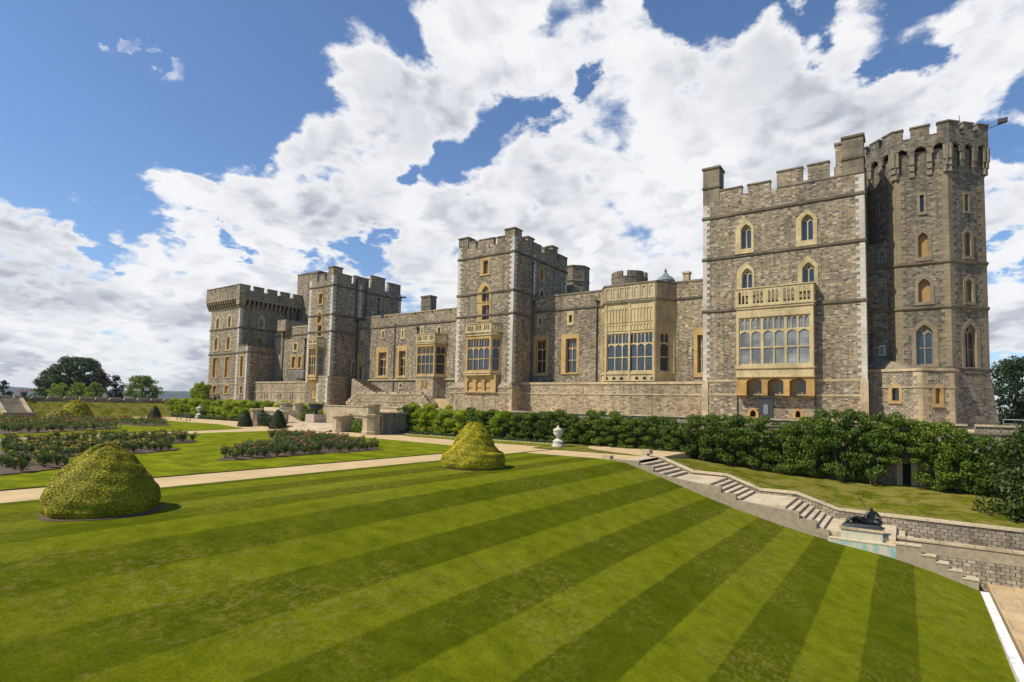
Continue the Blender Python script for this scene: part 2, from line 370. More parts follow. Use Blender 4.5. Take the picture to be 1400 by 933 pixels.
def grass(name, stripes=None, tone=1., dry=.5, patch=0.):
    M = MT(name); P = M.pos(); sp = M.n('ShaderNodeSeparateXYZ'); M.l.new(P, sp.inputs[0])
    lt = (.132*tone, .158*tone, .006*tone); dk = (.070*tone, .090*tone, .003*tone)
    wob = M.math('MULTIPLY_ADD', M.noise(P, .35, 3), .16, -.08)
    wob = M.math('ADD', wob, M.math('MULTIPLY_ADD', M.noise(P, 6., 3), .12, -.06))
    if stripes:
        axis, per, ph, soft = stripes
        u = M.math('ADD', sp.outputs[axis], wob)
        sn = M.math('SINE', M.math('MULTIPLY', M.math('SUBTRACT', u, ph), 2*math.pi/per))
        f = M.step(sn, -soft, soft)
        f = M.math('MULTIPLY', f, M.math('LESS_THAN', sp.outputs[0], 1.6))
        k_ = M.math('ADD', M.step(M.noise(P, .11, 3), .35, .70, 0., .30), M.step(sp.outputs[1], 22., 2., 0., .40)); f = M.math('ADD', M.math('MULTIPLY', f, M.math('SUBTRACT', 1., k_)), M.math('MULTIPLY', k_, .45))
    else: f = M.step(M.noise(P, .5, 4), .3, .7)
    c = M.mix(f, lt, dk)
    n1 = M.noise(M.scale(P, (1, 1, 1)), 1.1, 6, .65); n2 = M.noise(P, 11., 8, .8); n3 = M.noise(P, .16, 4, .6)
    c = M.mix(1., c, M.ramp(n1, [(.3, (.70, .74, .7)), (.7, (1.32, 1.24, 1.25))]), 'MULTIPLY')
    c = M.mix(1., c, M.ramp(n2, [(.3, (.55, .60, .5)), (.7, (1.5, 1.42, 1.5))]), 'MULTIPLY')
    str_ = M.noise(M.scale(P, (2.0, 1.1, 1)), 2.4, 7, .75)
    d = M.math('MULTIPLY', M.step(str_, .46, .66), M.step(n3, .42, .60))
    c = M.mix(M.math('MINIMUM', M.math('MULTIPLY', d, dry*.75), .8), c, (.25*tone, .215*tone, .055*tone))
    if patch:
        pn_ = M.noise(M.scale(P, (.8, 1, 1)), .55, 6, .72); c = M.mix(M.math('MULTIPLY', M.step(pn_, .44, .56), patch), c, (.25, .20, .06))
    M.base(c); M.b.inputs['Roughness'].default_value = 1.; M.b.inputs['Specular IOR Level'].default_value = .02
    M.bump(M.math('ADD', n2, M.noise(P, 60., 3, .7)), .7, .03); return M.m
m_lawn = grass('mown_lawn', (0, 4.13, -22.3, .10), 1., .75)
m_lawn2 = grass('bright_garden_lawn', None, 1.42, .1)
m_bank = grass('patchy_bank_grass', None, .85, 1.2, .6)
m_field = grass('rough_grass', None, .7, .3)
def gravelmat():
    M = MT('gravel'); P = M.pos(); a = M.noise(P, 30., 4, .8); b = M.noise(P, .5, 4)
    c = M.mix(1., (.54, .40, .205), M.ramp(a, [(.3, (.72, .7, .68)), (.7, (1.25, 1.25, 1.25))]), 'MULTIPLY')
    c = M.mix(1., c, M.ramp(b, [(.3, (.85, .84, .82)), (.7, (1.1, 1.1, 1.1))]), 'MULTIPLY'); M.base(c); M.bump(a, .5, .02); return M.m
m_gravel = gravelmat()
m_hillA = plain('distant_woodland', (.030, .050, .045), 1., .35, .03, bump=0)
# ------------------------------------------------------------------ ground and terraces
def clamp(v, a, b): return max(a, min(b, v))
def interp(x, xs, ys): return float(np.interp(x, xs, ys))
_le_u = [-24.5, -23, -21.5, -19.84, -17.1, -14.5, -12.04, -8.65, -5.5, -2.6, -.66, 1.7, 4.1]; _le_z = [0, -.05, -.22, -.72, -1.58, -2.45, -3.17, -4.05, -4.72, -5.1, -5.38, -5.98, -6.75]
ZL = -6.65                                   # lower paved court
def lawn_z(u):
    a, u0, k = -.27, -22.6, 1.6
    if u < u0-k: return 0.
    if u > u0+k: return a*(u-u0)
    t = (u-(u0-k)); return a*t*t/(4*k)
TERR = 3.5                                   # terrace walk
W_ST0, W_ST1 = 50.3, 56.3                    # garden stair: lawn side, wall side
W_RET = 69.0                                 # face of the terrace retaining wall
def grid(name, us, ws, fz, mat, parent=None):
    mb = MB(); nu, nw = len(us), len(ws)
    mb.v = [(u, w, fz(u, w)) for w in ws for u in us]
    mb.f = [(j*nu+i, j*nu+i+1, (j+1)*nu+i+1, (j+1)*nu+i) for j in range(nw-1) for i in range(nu-1)]
    return mb.build(name, mat, parent, smooth=True)
# far ground, out to the horizon
def ground_z(u, w): return -9.5
gxs = [-9000, -3000, -1200, -600, -300, -172, -100, -40, 60, 200, 600, 1500, 4000]; gys = [-3000, -800, -200, -40, 0, 60, 140, 300, 700, 1500, 4000, 9000]
struct(grid('ground', gxs, gys, lambda u, w: -9.5, m_field))
# garden base: gravel paths show wherever no lawn lies on it
def lawn_zz(u, w):
    t = clamp((w-28)/21, 0, 1); t = t*t*(3-2*t)
    return lawn_z(u)*(1-t)+interp(u, _le_u, _le_z)*t
struct(MB().box(-160, -33.55, -30, 69, -9.4, 0).build('gravel_path', m_gravel))
struct(MB().box(-34, -20.9, 49.9, 69, -9.4, 0.0).add([], []).build('gravel_forecourt', m_gravel))
# main lawn
us = list(np.linspace(-33.6, -25, 6)) + list(np.linspace(-24.4, -20.6, 14)) + list(np.linspace(-20, 4.0, 20))
ws = list(np.linspace(-30, 50.0, 24))
o = grid('main_lawn', us, ws, lambda u, w: lawn_zz(u, w)+.06, m_lawn); struct(o)
mb = MB()
for a, b in zip(us[:-1], us[1:]): mb.add([(a, 50.0, lawn_zz(a, 50)+.06), (b, 50.0, lawn_zz(b, 50)+.06), (b, 50.0, -9), (a, 50.0, -9)], [(0, 1, 2, 3)])
mb.add([(-33.6, -30, .06), (-33.6, 50, .06), (-33.6, 50, -.3), (-33.6, -30, -.3)], [(0, 1, 2, 3)])
struct(mb.build('lawn_edge', m_soil))
# raised lawns of the garden (each a slab 7 cm thick with a cut soil edge)
def slab(name, poly, mat, h=.07):
    mb = MB(); mb.plate_xy = None
    tr = tessellate_polygon([[Vector((x, y, 0)) for x, y in poly]])
    mb.add([(x, y, h) for x, y in poly], [tuple(t) for t in tr]); o = struct(mb.build(name, mat))
    e = MB(); n = len(poly)
    e.add([(x, y, h-.002) for x, y in poly]+[(x, y, -.1) for x, y in poly], [(i, (i+1) % n, (i+1) % n+n, i+n) for i in range(n)])
    struct(e.build('lawn_edge', m_soil)); return o
px = lambda L, z=0.: [onz(x, y, z) for x, y in L]
p = px([(617.5, 609.8), (580, 606.3), (499, 599), (439, 593.3), (400, 590), (357, 590.2), (300, 592), (180, 597.5), (80, 601), (0, 604)])
slab('garden_lawn', [(-38.2, -30), (-38.2, p[0][1]-2)] + p + [(-84, -30)], m_lawn2)
p = px([(0, 598.8), (163, 593.2), (300, 588), (333, 586.3), (300, 580.8), (237, 576.2)])
slab('garden_lawn', [(-88, -30)] + p + [(-159.9, p[-1][1]+2), (-159.9, -30)], m_lawn2)
p = px([(566, 597.5), (742, 611.0)])
slab('border_lawn', [(p[0][0]-.5, p[0][1]), (-37, p[1][1]), (-36.6, 68.9), (-69, 68.9), (-69, 64.0)], m_lawn2)
# bank below the far wall
struct(grid('grass_bank', list(np.linspace(-168, -159.9, 8)), [-30, 0, 20, 35, 50, 65, 90], lambda u, w: interp(u, [-168, -166.8, -160.6, -159.9], [3.5, 3.35, .12, .06]), m_bank))
struct(MB().box(-175, -168, -30, 140, -9.4, 3.5).build('far_terrace_walk', m_gravel))
# bank between the stair wall and the terrace wall
cu = [-36.6, -28, -22, -19.3, -17.2, -14, -11, -8, -4.65, -1.6, 5.5, 30]; cz = [.07, .05, .02, -.3, -1.15, -1.2, -2.2, -2.25, -3.25, -3.4, -3.6, -3.8]
ru = [-36.6, -25, -16, -5, 6, 30]; rz = [.07, -.25, -1.3, -2.0, -2.1, -2.3]
def bank_z(u, w):
    t = clamp((w-W_ST1)/(68-W_ST1), 0, 1); t = t*t*(3-2*t)*.5+t*.5
    return interp(u, cu, cz)*(1-t)+interp(u, ru, rz)*t
E_ = [-36.6, -34.2, -31, -28, -25, -22]
struct(grid('stair_bank', E_+list(np.linspace(-21, 30, 34)), list(np.linspace(56.6, 70, 12)), lambda u, w: bank_z(u, w)+.005, m_bank))
struct(MB().box(-36.5, -34.2, 59.9, 61.6, -1, .012).build('gravel_vase_stand', m_gravel))
# lower court
struct(MB().box(4.6, 60, -30, 52.2, -9.4, ZL).build('paved_court', m_pave))
k = MB().box(4.0, 4.45, -30, 49.3, -9.3, ZL+.02)
tag(k.build('white_kerb', m_white, origin=(4.2, 20, ZL)), 'long white painted kerb between the striped lawn and the sandstone court', 'kerb')

# terrace and its retaining wall
struct(MB().box(-71, 60, W_RET+.5, 130, -9.4, TERR).box(-168, -98.5, 74.5, 130, -9.4, TERR-.01).box(-98.5, -71, 73.6, 130, -9.4, TERR-.02).build('terrace_walk', m_gravel))
t = thing('retaining_wall', (-30, W_RET, 0), 'long stone retaining wall of the terrace behind the row of shrubs, with coping and a narrow doorway', 'wall')
pl = east(W_RET)
d0, d1, dz0, dz1 = pl.S(1234, 645), pl.S(1245.5, 645), -1.9, pl.Z(1240, 633)
n0, n1 = pl.S(1323, 583), pl.S(1333, 583)
mb = MB()
mb.plate(pl, [(-71, -9), (d0, -9), (d0, dz1), (d1, dz1), (d1, -9), (60, -9), (60, 3.7), (n1, 3.7), (n1, 3.45), (n0, 3.45), (n0, 3.7), (-71, 3.7)], d=0, rim_out=-.5)
mb.pbox(pl, -71, n0, 3.45, 4.05, -.5, -.02).pbox(pl, n1, 60, 3.45, 4.05, -.5, -.02)
mb.build('wall', m_rubd, t)
MB().pbox(pl, -71, n0, 4.05, 4.26, -.6, .12).pbox(pl, n1, 60, 4.05, 4.26, -.6, .12).pbox(pl, n0, n1, 3.45, 3.55, -.5, .05).build('coping', m_pale, t)
MB().pbox(pl, -71, 60, 3.28, 3.44, 0, .1).build('string_course', m_band, t)
MB().pbox(pl, d0-.5, d0, -4, dz1+.2, -.4, .06).pbox(pl, d1, d1+.55, -4, dz1+.2, -.4, .08).build('door_jamb', m_pale, t)
MB().pbox(pl, d0, d1, -4, dz1, -.42, -.4).build('doorway_shade', m_dark, t)  # near-black sheet, the doorway's inner shade put into its colour
rl = thing('railing', (9, 78, TERR), 'pale metal crowd railing on the terrace beside the octagonal tower', 'railing')
mb = MB()
for i in range(9):
    x = 8.6+i*1.6; MB().tube([(x, 78, TERR), (x, 78, 4.75)], .035, 6).build('post', m_rail, rl)
MB().tube([(8.6, 78, 4.75), (21.4, 78, 4.75)], .04, 6).tube([(8.6, 78, 4.3), (21.4, 78, 4.3)], .025, 6).build('rail', m_rail, rl)

# ------------------------------------------------------------------ garden stair with statue
st = thing('garden_staircase', (-12, 53, -2), 'sandstone staircase in three flights running down beside the striped lawn', 'staircase')
fl = [(-20.9, -17.2, 0.0, -1.38, 6), (-13.95, -11.0, -1.38, -2.6, 6), (-7.95, -4.8, -2.6, -4.1, 7)]
mb = MB(); slabs = MB()
mb.box(-21.9, -20.9, W_ST0, W_ST1, -9, 0.02)
for u0, u1, z0, z1, n in fl:
    for i in range(n):
        a = u0+(u1-u0)*i/n; b = u0+(u1-u0)*(i+1)/n; z = z0+(z1-z0)*(i+1)/n
        mb.box(a, b, W_ST0, W_ST1-.02, -9, z-.10); slabs.box(a-.06, b+.0, W_ST0-.04, W_ST1-.01, z-.10, z)
mb.build('step_core', m_conc, st)
slabs.build('steps', m_step, st)
MB().box(-4.84, -.62, 49.7, W_ST0, -9, -4.51).box(-17.2, -13.95, W_ST0, W_ST1-.01, -9, -1.381).box(-11.0, -7.95, W_ST0, W_ST1-.01, -9, -2.601).box(-4.8, -.62, W_ST0+.0, W_ST1-.01, -9, -4.101).box(-22.3, -20.96, W_ST0-.2, W_ST1-.01, -2, .03).build('landings', m_step, st)
# lawn-side stringer, stepped
sg = MB(); prof = [(-23.2, .12), (-20.3, .12), (-20.3, -.25), (-18.9, -.25), (-18.9, -.75), (-17.2, -1.12), (-14.0, -1.5), (-12.9, -1.5), (-12.9, -2.0), (-11.7, -2.0), (-11.7, -2.45), (-11, -2.55),
        (-8, -2.85), (-6.9, -2.85), (-6.9, -3.4), (-5.7, -3.4), (-5.7, -4.0), (-4.85, -4.0), (-4.85, -4.42)]
f = [(u, z) for u, z in prof] + [(-4.85, -9), (-23.2, -9)]
e = east(W_ST0-.42); sg.plate(e, f, d=0, rim_out=-.40); sg.plate(east(W_ST0-.02), f, d=0)
sg.build('stringer', m_conc, st)
nb = MB(); nb.box(-24.0, -23.2, 49.8, 50.6, -1, .42).box(-22.6, -21.7, 56.2, 57.0, -1, .75); nb.build('end_block', m_pale, st)
# stair wall with bent coping
sw = thing('stair_wall', (-8, W_ST1, -3), 'rough stone garden wall with a bent coping that follows the flights beside the bank', 'wall')
cp = [(-22.0, .35), (-20.9, .30), (-17.25, -1.0), (-14.0, -1.05), (-11.0, -2.12), (-8.0, -2.12), (-4.7, -3.16), (-1.6, -3.22), (40, -3.5)]
e = east(W_ST1)
MB().plate(e, [(u, z-.2) for u, z in cp]+[(40, -9), (-22, -9)], d=0).build('wall', m_rubd, sw)
mb = MB()
for (a, za), (b, zb) in zip(cp[:-1], cp[1:]):
    mb.loft([[(a, W_ST1-.1, za-.2), (a, W_ST1+.42, za-.2), (a, W_ST1+.42, za), (a, W_ST1-.1, za)], [(b, W_ST1-.1, zb-.2), (b, W_ST1+.42, zb-.2), (b, W_ST1+.42, zb), (b, W_ST1-.1, zb)]])
mb.build('coping', m_step, sw)
# lower wall and stepped stringer at the court
lw = thing('court_wall', (2, 52, -5), 'lower stone wall with smooth rendered top band beside the paved court', 'wall')
W2 = 52.0
MB().box(-.6, 40, W2, W2+.5, -9, -5.2).build('wall', m_rubd, lw)
MB().box(-.6, 40, W2-.02, W2+.5, -5.2, -4.35).build('rendered_band', m_conc, lw)
MB().box(-.65, 40, W2-.1, W2+.55, -4.35, -4.2).build('coping', m_pale, lw)
MB().box(-.6, 40, W2+.5, W_ST1, -9, -6.0).build('passage_floor', m_pave, lw)
mb = MB()
for i in range(4): mb.box(-.6+i*.55, -.05+i*.55, W2+.55, W_ST1-.02, -9, -4.1-.34*(i+1))
mb.build('steps', m_step, lw)
ls = thing('stepped_stringer', (1.5, 49.7, -5), 'pale rendered parapet stepping down the lawn edge to the white kerb', 'parapet')
sp_ = [(-.62, .87, -4.2), (.87, 1.67, -4.75), (1.67, 2.38, -5.12), (2.38, 3.1, -5.5), (3.1, 3.95, -5.92)]
mb = MB(); cb = MB()
for a, b, z in sp_: mb.box(a, b-.004, 49.45, 50.05, -9, z-.1); cb.box(a-.02, b+.02, 49.4, 50.1, z-.1, z)
mb.build('parapet', m_conc, ls); cb.build('tread_slab', m_white if False else m_step, ls)
MB().box(-.62, 4.0, 50.05, W2-.01, -9, -6.3).build('steps_below', m_step, ls)
# statue, pedestal and basin
pd = thing('fountain_pedestal', (-2.7, 50.9, -4.1), 'long white pedestal with turquoise copper streaks carrying the bronze figure', 'pedestal')
Mv = MT('copper_stained_marble'); P = Mv.pos(); sm = Mv.noise(Mv.scale(P, (1.5, 1, .5)), 1.0, 5, .6)
Mv.base(Mv.mix(Mv.step(sm, .44, .70), (.50, .45, .34), (.20, .38, .34))); m_stain = Mv.m
MB().box(-4.05, -1.4, 50.0, 51.6, -9, -3.75).build('body', m_stain, pd)
MB().box(-4.15, -1.3, 49.9, 51.7, -3.75, -3.58).build('cornice', m_pale, pd)
MB().box(-4.9, -.62, 49.45, 49.7, -9, -4.5).build('basin', m_stain, pd)
MB().box(-4.84, -.62, 49.42, 49.99, -4.5, -4.42).build('basin_rim', m_step, pd)
sc_ = thing('reclining_bronze_statue', (-2.7, 50.8, -3.58), 'black bronze reclining figure with a raised trident on the stained pedestal', 'statue')
MB().loft([[(-4.0, 50.05, -3.58), (-1.45, 50.05, -3.58), (-1.45, 51.55, -3.58), (-4.0, 51.55, -3.58)], [(-3.95, 50.15, -3.35), (-1.5, 50.15, -3.28), (-1.6, 51.4, -3.2), (-3.8, 51.4, -3.4)]]).build('rock_base', m_bronze, sc_)
def skin(name, joints, edges, mat, parent, lv=2):
    me = bpy.data.meshes.new(name); org = root_loc(parent)
    me.from_pydata([tuple(Vector(j[:3])-org) for j in joints], edges, []); ob = bpy.data.objects.new(name, me); COL.objects.link(ob)
    sk = ob.modifiers.new('s', 'SKIN'); sk.use_smooth_shade = True
    for v, j in zip(me.skin_vertices[0].data, joints): v.radius = (j[3], j[3])
    me.skin_vertices[0].data[0].use_root = True
    ss = ob.modifiers.new('d', 'SUBSURF'); ss.levels = ss.render_levels = lv
    bpy.context.view_layer.update(); dg = bpy.context.evaluated_depsgraph_get()
    m2 = bpy.data.meshes.new_from_object(ob.evaluated_get(dg)); ob.modifiers.clear(); ob.data = m2; m2.materials.clear(); m2.materials.append(mat)
    m2.polygons.foreach_set('use_smooth', [True]*len(m2.polygons))
    ob.parent = parent; return ob
J = [(-2.25,50.8,-3.15,.26), (-2.15,50.8,-2.85,.24), (-2.1,50.8,-2.55,.27), (-2.1,50.8,-2.32,.10), (-2.13,50.75,-2.12,.15),      # pelvis, waist, chest, neck, head
     (-2.7,50.6,-3.02,.17), (-3.15,50.55,-2.78,.13), (-3.55,50.5,-3.15,.10), (-3.8,50.4,-3.25,.07),                                  # near leg bent
     (-2.7,51.0,-3.1,.16), (-3.3,51.05,-3.1,.12), (-3.8,51.05,-3.2,.08),                                                              # far leg
     (-2.3,50.5,-2.48,.11), (-2.55,50.35,-2.75,.08), (-2.85,50.45,-2.9,.06),                                                          # arm on knee
     (-1.85,51.1,-2.45,.11), (-1.6,51.2,-2.75,.08), (-1.5,50.9,-3.05,.06), (-1.75,50.6,-3.1,.2), (-1.5,50.5,-3.25,.14)]
skin('figure', J, [(0,1),(1,2),(2,3),(3,4),(0,5),(5,6),(6,7),(7,8),(0,9),(9,10),(10,11),(2,12),(12,13),(13,14),(2,15),(15,16),(16,17),(0,18),(18,19)], m_bronze, sc_)
MB().tube([(-2.75, 50.45, -2.95), (-2.35, 50.5, -2.3), (-3.05, 50.55, -1.0)], .022, 6).tube([(-2.35,50.5,-2.3),(-1.9,50.5,-3.1)], .02, 6).build('trident', m_bronze, sc_)
MB().lathe(-3.1, 50.95, [(0,-3.3),(.3,-3.3),(.36,-3.1),(.25,-2.95),(0,-2.9)], 10).build('rock', m_bronze, sc_); MB().lathe(-1.75, 51.15, [(0,-3.3),(.35,-3.3),(.3,-3.0),(0,-2.85)], 10).build('rock', m_bronze, sc_)

# ------------------------------------------------------------------ terrace entrance: piers, steps, urn
en = thing('entrance_steps', (-85, 66, 0), 'broad pale stone steps and landing leading up from the garden to the terrace', 'steps')
mb = MB()
for i in range(5): mb.box(-92.5, -77.4, 57.6+i*.75, 70, -1, .19*(i+1))
mb.box(-97, -72, 62, 72.2, -1, .951)
for i in range(13): mb.box(-97.3-(i+1)*.62, -97.3-i*.62, 66.4, 72.8, -1, .951+.2*(i+1))
mb.box(-110, -105.3, 66.4, 75, -1, TERR+.02)
for i in range(13): mb.box(-72+(i)*.05, -71.5+i*.05, 66, 72, -1, 1.0+.2*i)
mb.build('steps', m_step, en)
ew = thing('entrance_walls', (-85, 72, 0), 'low pale stone walls with flat copings around the entrance steps', 'wall')
wl_ = MB(); cp_ = MB()
def lowwall(x0, x1, y0, y1, z0, z1):
    wl_.box(x0, x1, y0, y1, z0, z1-.2); cp_.box(x0-.12, x1+.12, y0-.12, y1+.12, z1-.2, z1)
lowwall(-98.3, -72.6, 72.3, 73.0, -1, 4.3)
lowwall(-76.6, -76.0, 60.2, 72.2, -1, 2.75)
lowwall(-104.0, -94.9, 61.6, 62.3, -1, 3.0)
lowwall(-110, -98.4, 73.6, 74.2, 2, 4.35)
lowwall(-97.2, -96.6, 73.2, 75.2, 2, 4.35)
wl_.build('wall', m_pale, ew); wl_ = MB()
lowwall(-67.8, -67.1, 60.2, 69.0, -1, 3.5)
lowwall(-76.0, -69.6, 62.0, 62.6, -1, 2.55)
wl_.build('coursed_wall', m_rubd, ew); cp_.build('coping', m_pale, ew)
def pier(x, y, h, r, label, tiers=1):
    t = thing('stone_pier', (x, y, 0), label, 'pier', 'pale stone piers around the entrance steps')
    ph = math.pi/8; n = 8
    P = [(r*1.12, -.2), (r*1.12, .5), (r, .6), (r, h*.60 if tiers == 2 else h-.3)]
    MB().lathe(x, y, P, n, ph).build('shaft', m_pale, t)
    c = MB()
    if tiers == 2:
        c.lathe(x, y, [(r*1.15, h*.60), (r*1.15, h*.66), (r*.9, h*.68), (r*.9, h*.92), (r*1.05, h*.93), (r*1.05, h)], n, ph)
    else: c.lathe(x, y, [(r*1.22, h-.3), (r*1.22, h-.08), (r*.95, h)], n, ph)
    c.build('cap', m_pale, t); return t
pier(-68.4, 59.4, 4.75, 1.42, 'tallest two tier octagonal stone pier at the right of the entrance', 2)
pier(-76.9, 59.9, 2.75, 1.05, 'octagonal stone pier with overhanging cap between the steps and the round bush')
pier(-93.9, 60.2, 3.1, 1.1, 'stone pier half hidden behind the nearer of the two dark topiary cones')
pier(-102.6, 60.4, 3.3, 1.05, 'stone pier behind the farther of the two dark topiary cones')
pier(-71.2, 69.3, 4.6, .75, 'slim capped pier where the low wall meets the leafy shrubs')
pier(-110.0, 71.2, 4.6, 1.0, 'low capped pier at the left end of the upper steps')
pier(-103.2, 69.8, 4.6, 1.0, 'capped pier just left of the black urn')
ux, uy = (-92.6+0, 66.6)
t = thing('urn_plinth', (ux, uy, .95), 'square pink granite plinth on the stone landing under the black urn', 'plinth')
a = 1.35
MB().loft([[(ux-a, uy-a, .951), (ux+a, uy-a, .951), (ux+a, uy+a, .951), (ux-a, uy+a, .951)], [(ux-a, uy-a, 2.5), (ux+a, uy-a, 2.5), (ux+a, uy+a, 2.5), (ux-a, uy+a, 2.5)]]).build('block', m_pot, t)
MB().box(ux-a-.15, ux+a+.15, uy-a-.15, uy+a+.15, .955, 1.12).build('plinth_step', m_pale, t)
t = thing('black_urn', (ux, uy, 2.5), 'large black bronze urn on the pink granite plinth at the steps', 'urn')
MB().lathe(ux, uy, [(0, 2.5), (.75, 2.5), (.7, 2.62), (.35, 2.75), (.28, 3.1), (.5, 3.3), (1.05, 3.5), (1.3, 3.8), (1.28, 4.15), (1.5, 4.35), (1.5, 4.48), (1.2, 4.45), (1.1, 4.2), (0, 4.1)], 28).build('bowl', m_black, t, smooth=False)
for s in (-1, 1): MB().tube([(ux+s*1.25, uy, 3.75), (ux+s*1.65, uy, 3.9), (ux+s*1.6, uy, 4.3), (ux+s*1.3, uy, 4.35)], .08, 8).build('handle', m_black, t)
def vase(x, y, k, label):
    t = thing('stone_vase', (x, y, 0), label, 'vase', 'white stone vases by the gravel walk')
    MB().lathe(x, y, [(0, .0), (.72*k, .0), (.72*k, .22*k), (.6*k, .28*k), (.6*k, .62*k), (.66*k, .7*k), (.5*k, .82*k), (.3*k, .92*k), (.24*k, 1.0*k)], 20).build('pedestal', m_urn, t)
    MB().lathe(x, y, [(.24*k, 1.0*k), (.16*k, 1.12*k), (.2*k, 1.2*k), (.4*k, 1.35*k), (.50*k, 1.6*k), (.48*k, 1.85*k), (.62*k, 1.98*k), (.62*k, 2.06*k)], 24).build('body', m_urn, t, smooth=True)
    MB().lathe(x, y, [(.56*k, 2.06*k), (.45*k, 2.16*k), (.2*k, 2.28*k), (.1*k, 2.36*k), (.13*k, 2.46*k), (0, 2.58*k)], 20).build('lid', m_urn, t, smooth=True)
    for s in (-1, 1): MB().tube([(x+s*.46*k, y, 1.5*k), (x+s*.64*k, y, 1.6*k), (x+s*.62*k, y, 1.85*k), (x+s*.5*k, y, 1.95*k)], .045*k, 8).build('handle', m_urn, t)
vase(-35.35, 60.7, 1.05, 'white lidded stone vase on a drum pedestal beside the gravel path near the middle topiary')
vx, vy = onz(272, 572.0); vase(vx, vy, 1.28, 'white lidded stone vase far off in front of the left shrubs')
bx_, by_ = onz(251, 575)
t = thing('park_bench', (bx_, by_, 0), 'dark timber garden bench left of the far white vase', 'bench')
MB().box(bx_-2.2, bx_+2.2, by_-.4, by_+.4, .7, .8).build('seat', m_wood, t)
mb = MB().box(bx_-2.2, bx_+2.2, by_+.38, by_+.46, 1.4, 1.55).box(bx_-2.2, bx_+2.2, by_+.38, by_+.46, 1.0, 1.1)
mb.build('backrest', m_wood, t)
for s in (-1, 1):
    for q in (-.38, .38): MB().box(bx_+s*2.2-.06, bx_+s*2.2+.06, by_+q-.06, by_+q+.06, 0, .7 if q < 0 else 1.55).build('leg', m_wood, t)

# ------------------------------------------------------------------ far wall with blocks, steps up the bank
gw = thing('garden_wall', (-168, 55, 3.5), 'low far garden wall with a row of long coping blocks above the grass bank', 'wall')
pn = north(-168.0)
mb = MB().box(-168.6, -168.0, -30, 75.6, 3.4, 4.15); mb.build('wall', m_rubw, gw)
xs = [17, 42, 63.5, 86, 107.5, 129, 149, 168.5, 187, 205, 224.5]
mb = MB(); ys_ = [pn.S(x, 543) for x in xs]
ys_ = [ys_[0]-6*k for k in range(9, 0, -1)] + ys_
for a, b in zip(ys_[:-1], ys_[1:]):
    g = .32; q = b-a
    mb.loft([[(-168.75, a+g, 4.15), (-167.85, a+g, 4.15), (-167.85, b-g, 4.15), (-168.75, b-g, 4.15)], [(-168.65, a+g, 4.55), (-167.95, a+g, 4.55), (-167.95, b-g, 4.55), (-168.65, b-g, 4.55)], [(-168.5, a+g+.1, 4.78), (-168.1, a+g+.1, 4.78), (-168.1, b-g-.1, 4.78), (-168.5, b-g-.1, 4.78)]])
mb.build('coping_blocks', m_conc, gw)
MB().box(-168.8, -167.7, ys_[-1], ys_[-1]+3.6, 3.4, 4.6).build('end_block', m_pale, gw)
fs = thing('bank_steps', (-162, 39, 0), 'steep flight of stone steps with sloping pale cheek walls climbing the far grass bank', 'steps')
w0, w1 = 36.9, 40.6
mb = MB()
for i in range(14): mb.box(-167.9, -160-i*.55, w0, w1, -.5, .27*(i+1)+.22)
mb.build('steps', m_step, fs)
for w in (w0-.35, w1+.35):
    MB().loft([[(-168, w-.35, 3.5), (-168, w+.35, 3.5), (-168, w+.35, 4.3), (-168, w-.35, 4.3)], [(-159.6, w-.35, 0), (-159.6, w+.35, 0), (-159.6, w+.35, .8), (-159.6, w-.35, .8)]]).build('cheek_wall', m_pale, fs)
MB().box(-159.6, -158.8, w0-1.0, w1+1.0, -.3, 1.05).build('foot_block', m_conc, fs)
wb = thing('brick_plinth_wall', (-166.5, 34.5, 0), 'short raised wall left of the bank steps at the photo edge', 'wall')
MB().box(-168.4, -166.8, 28, 36.0, -.3, 4.7).build('wall', m_rubw, wb); MB().box(-168.6, -166.6, 27.8, 36.2, 4.7, 4.95).build('coping', m_pale, wb)
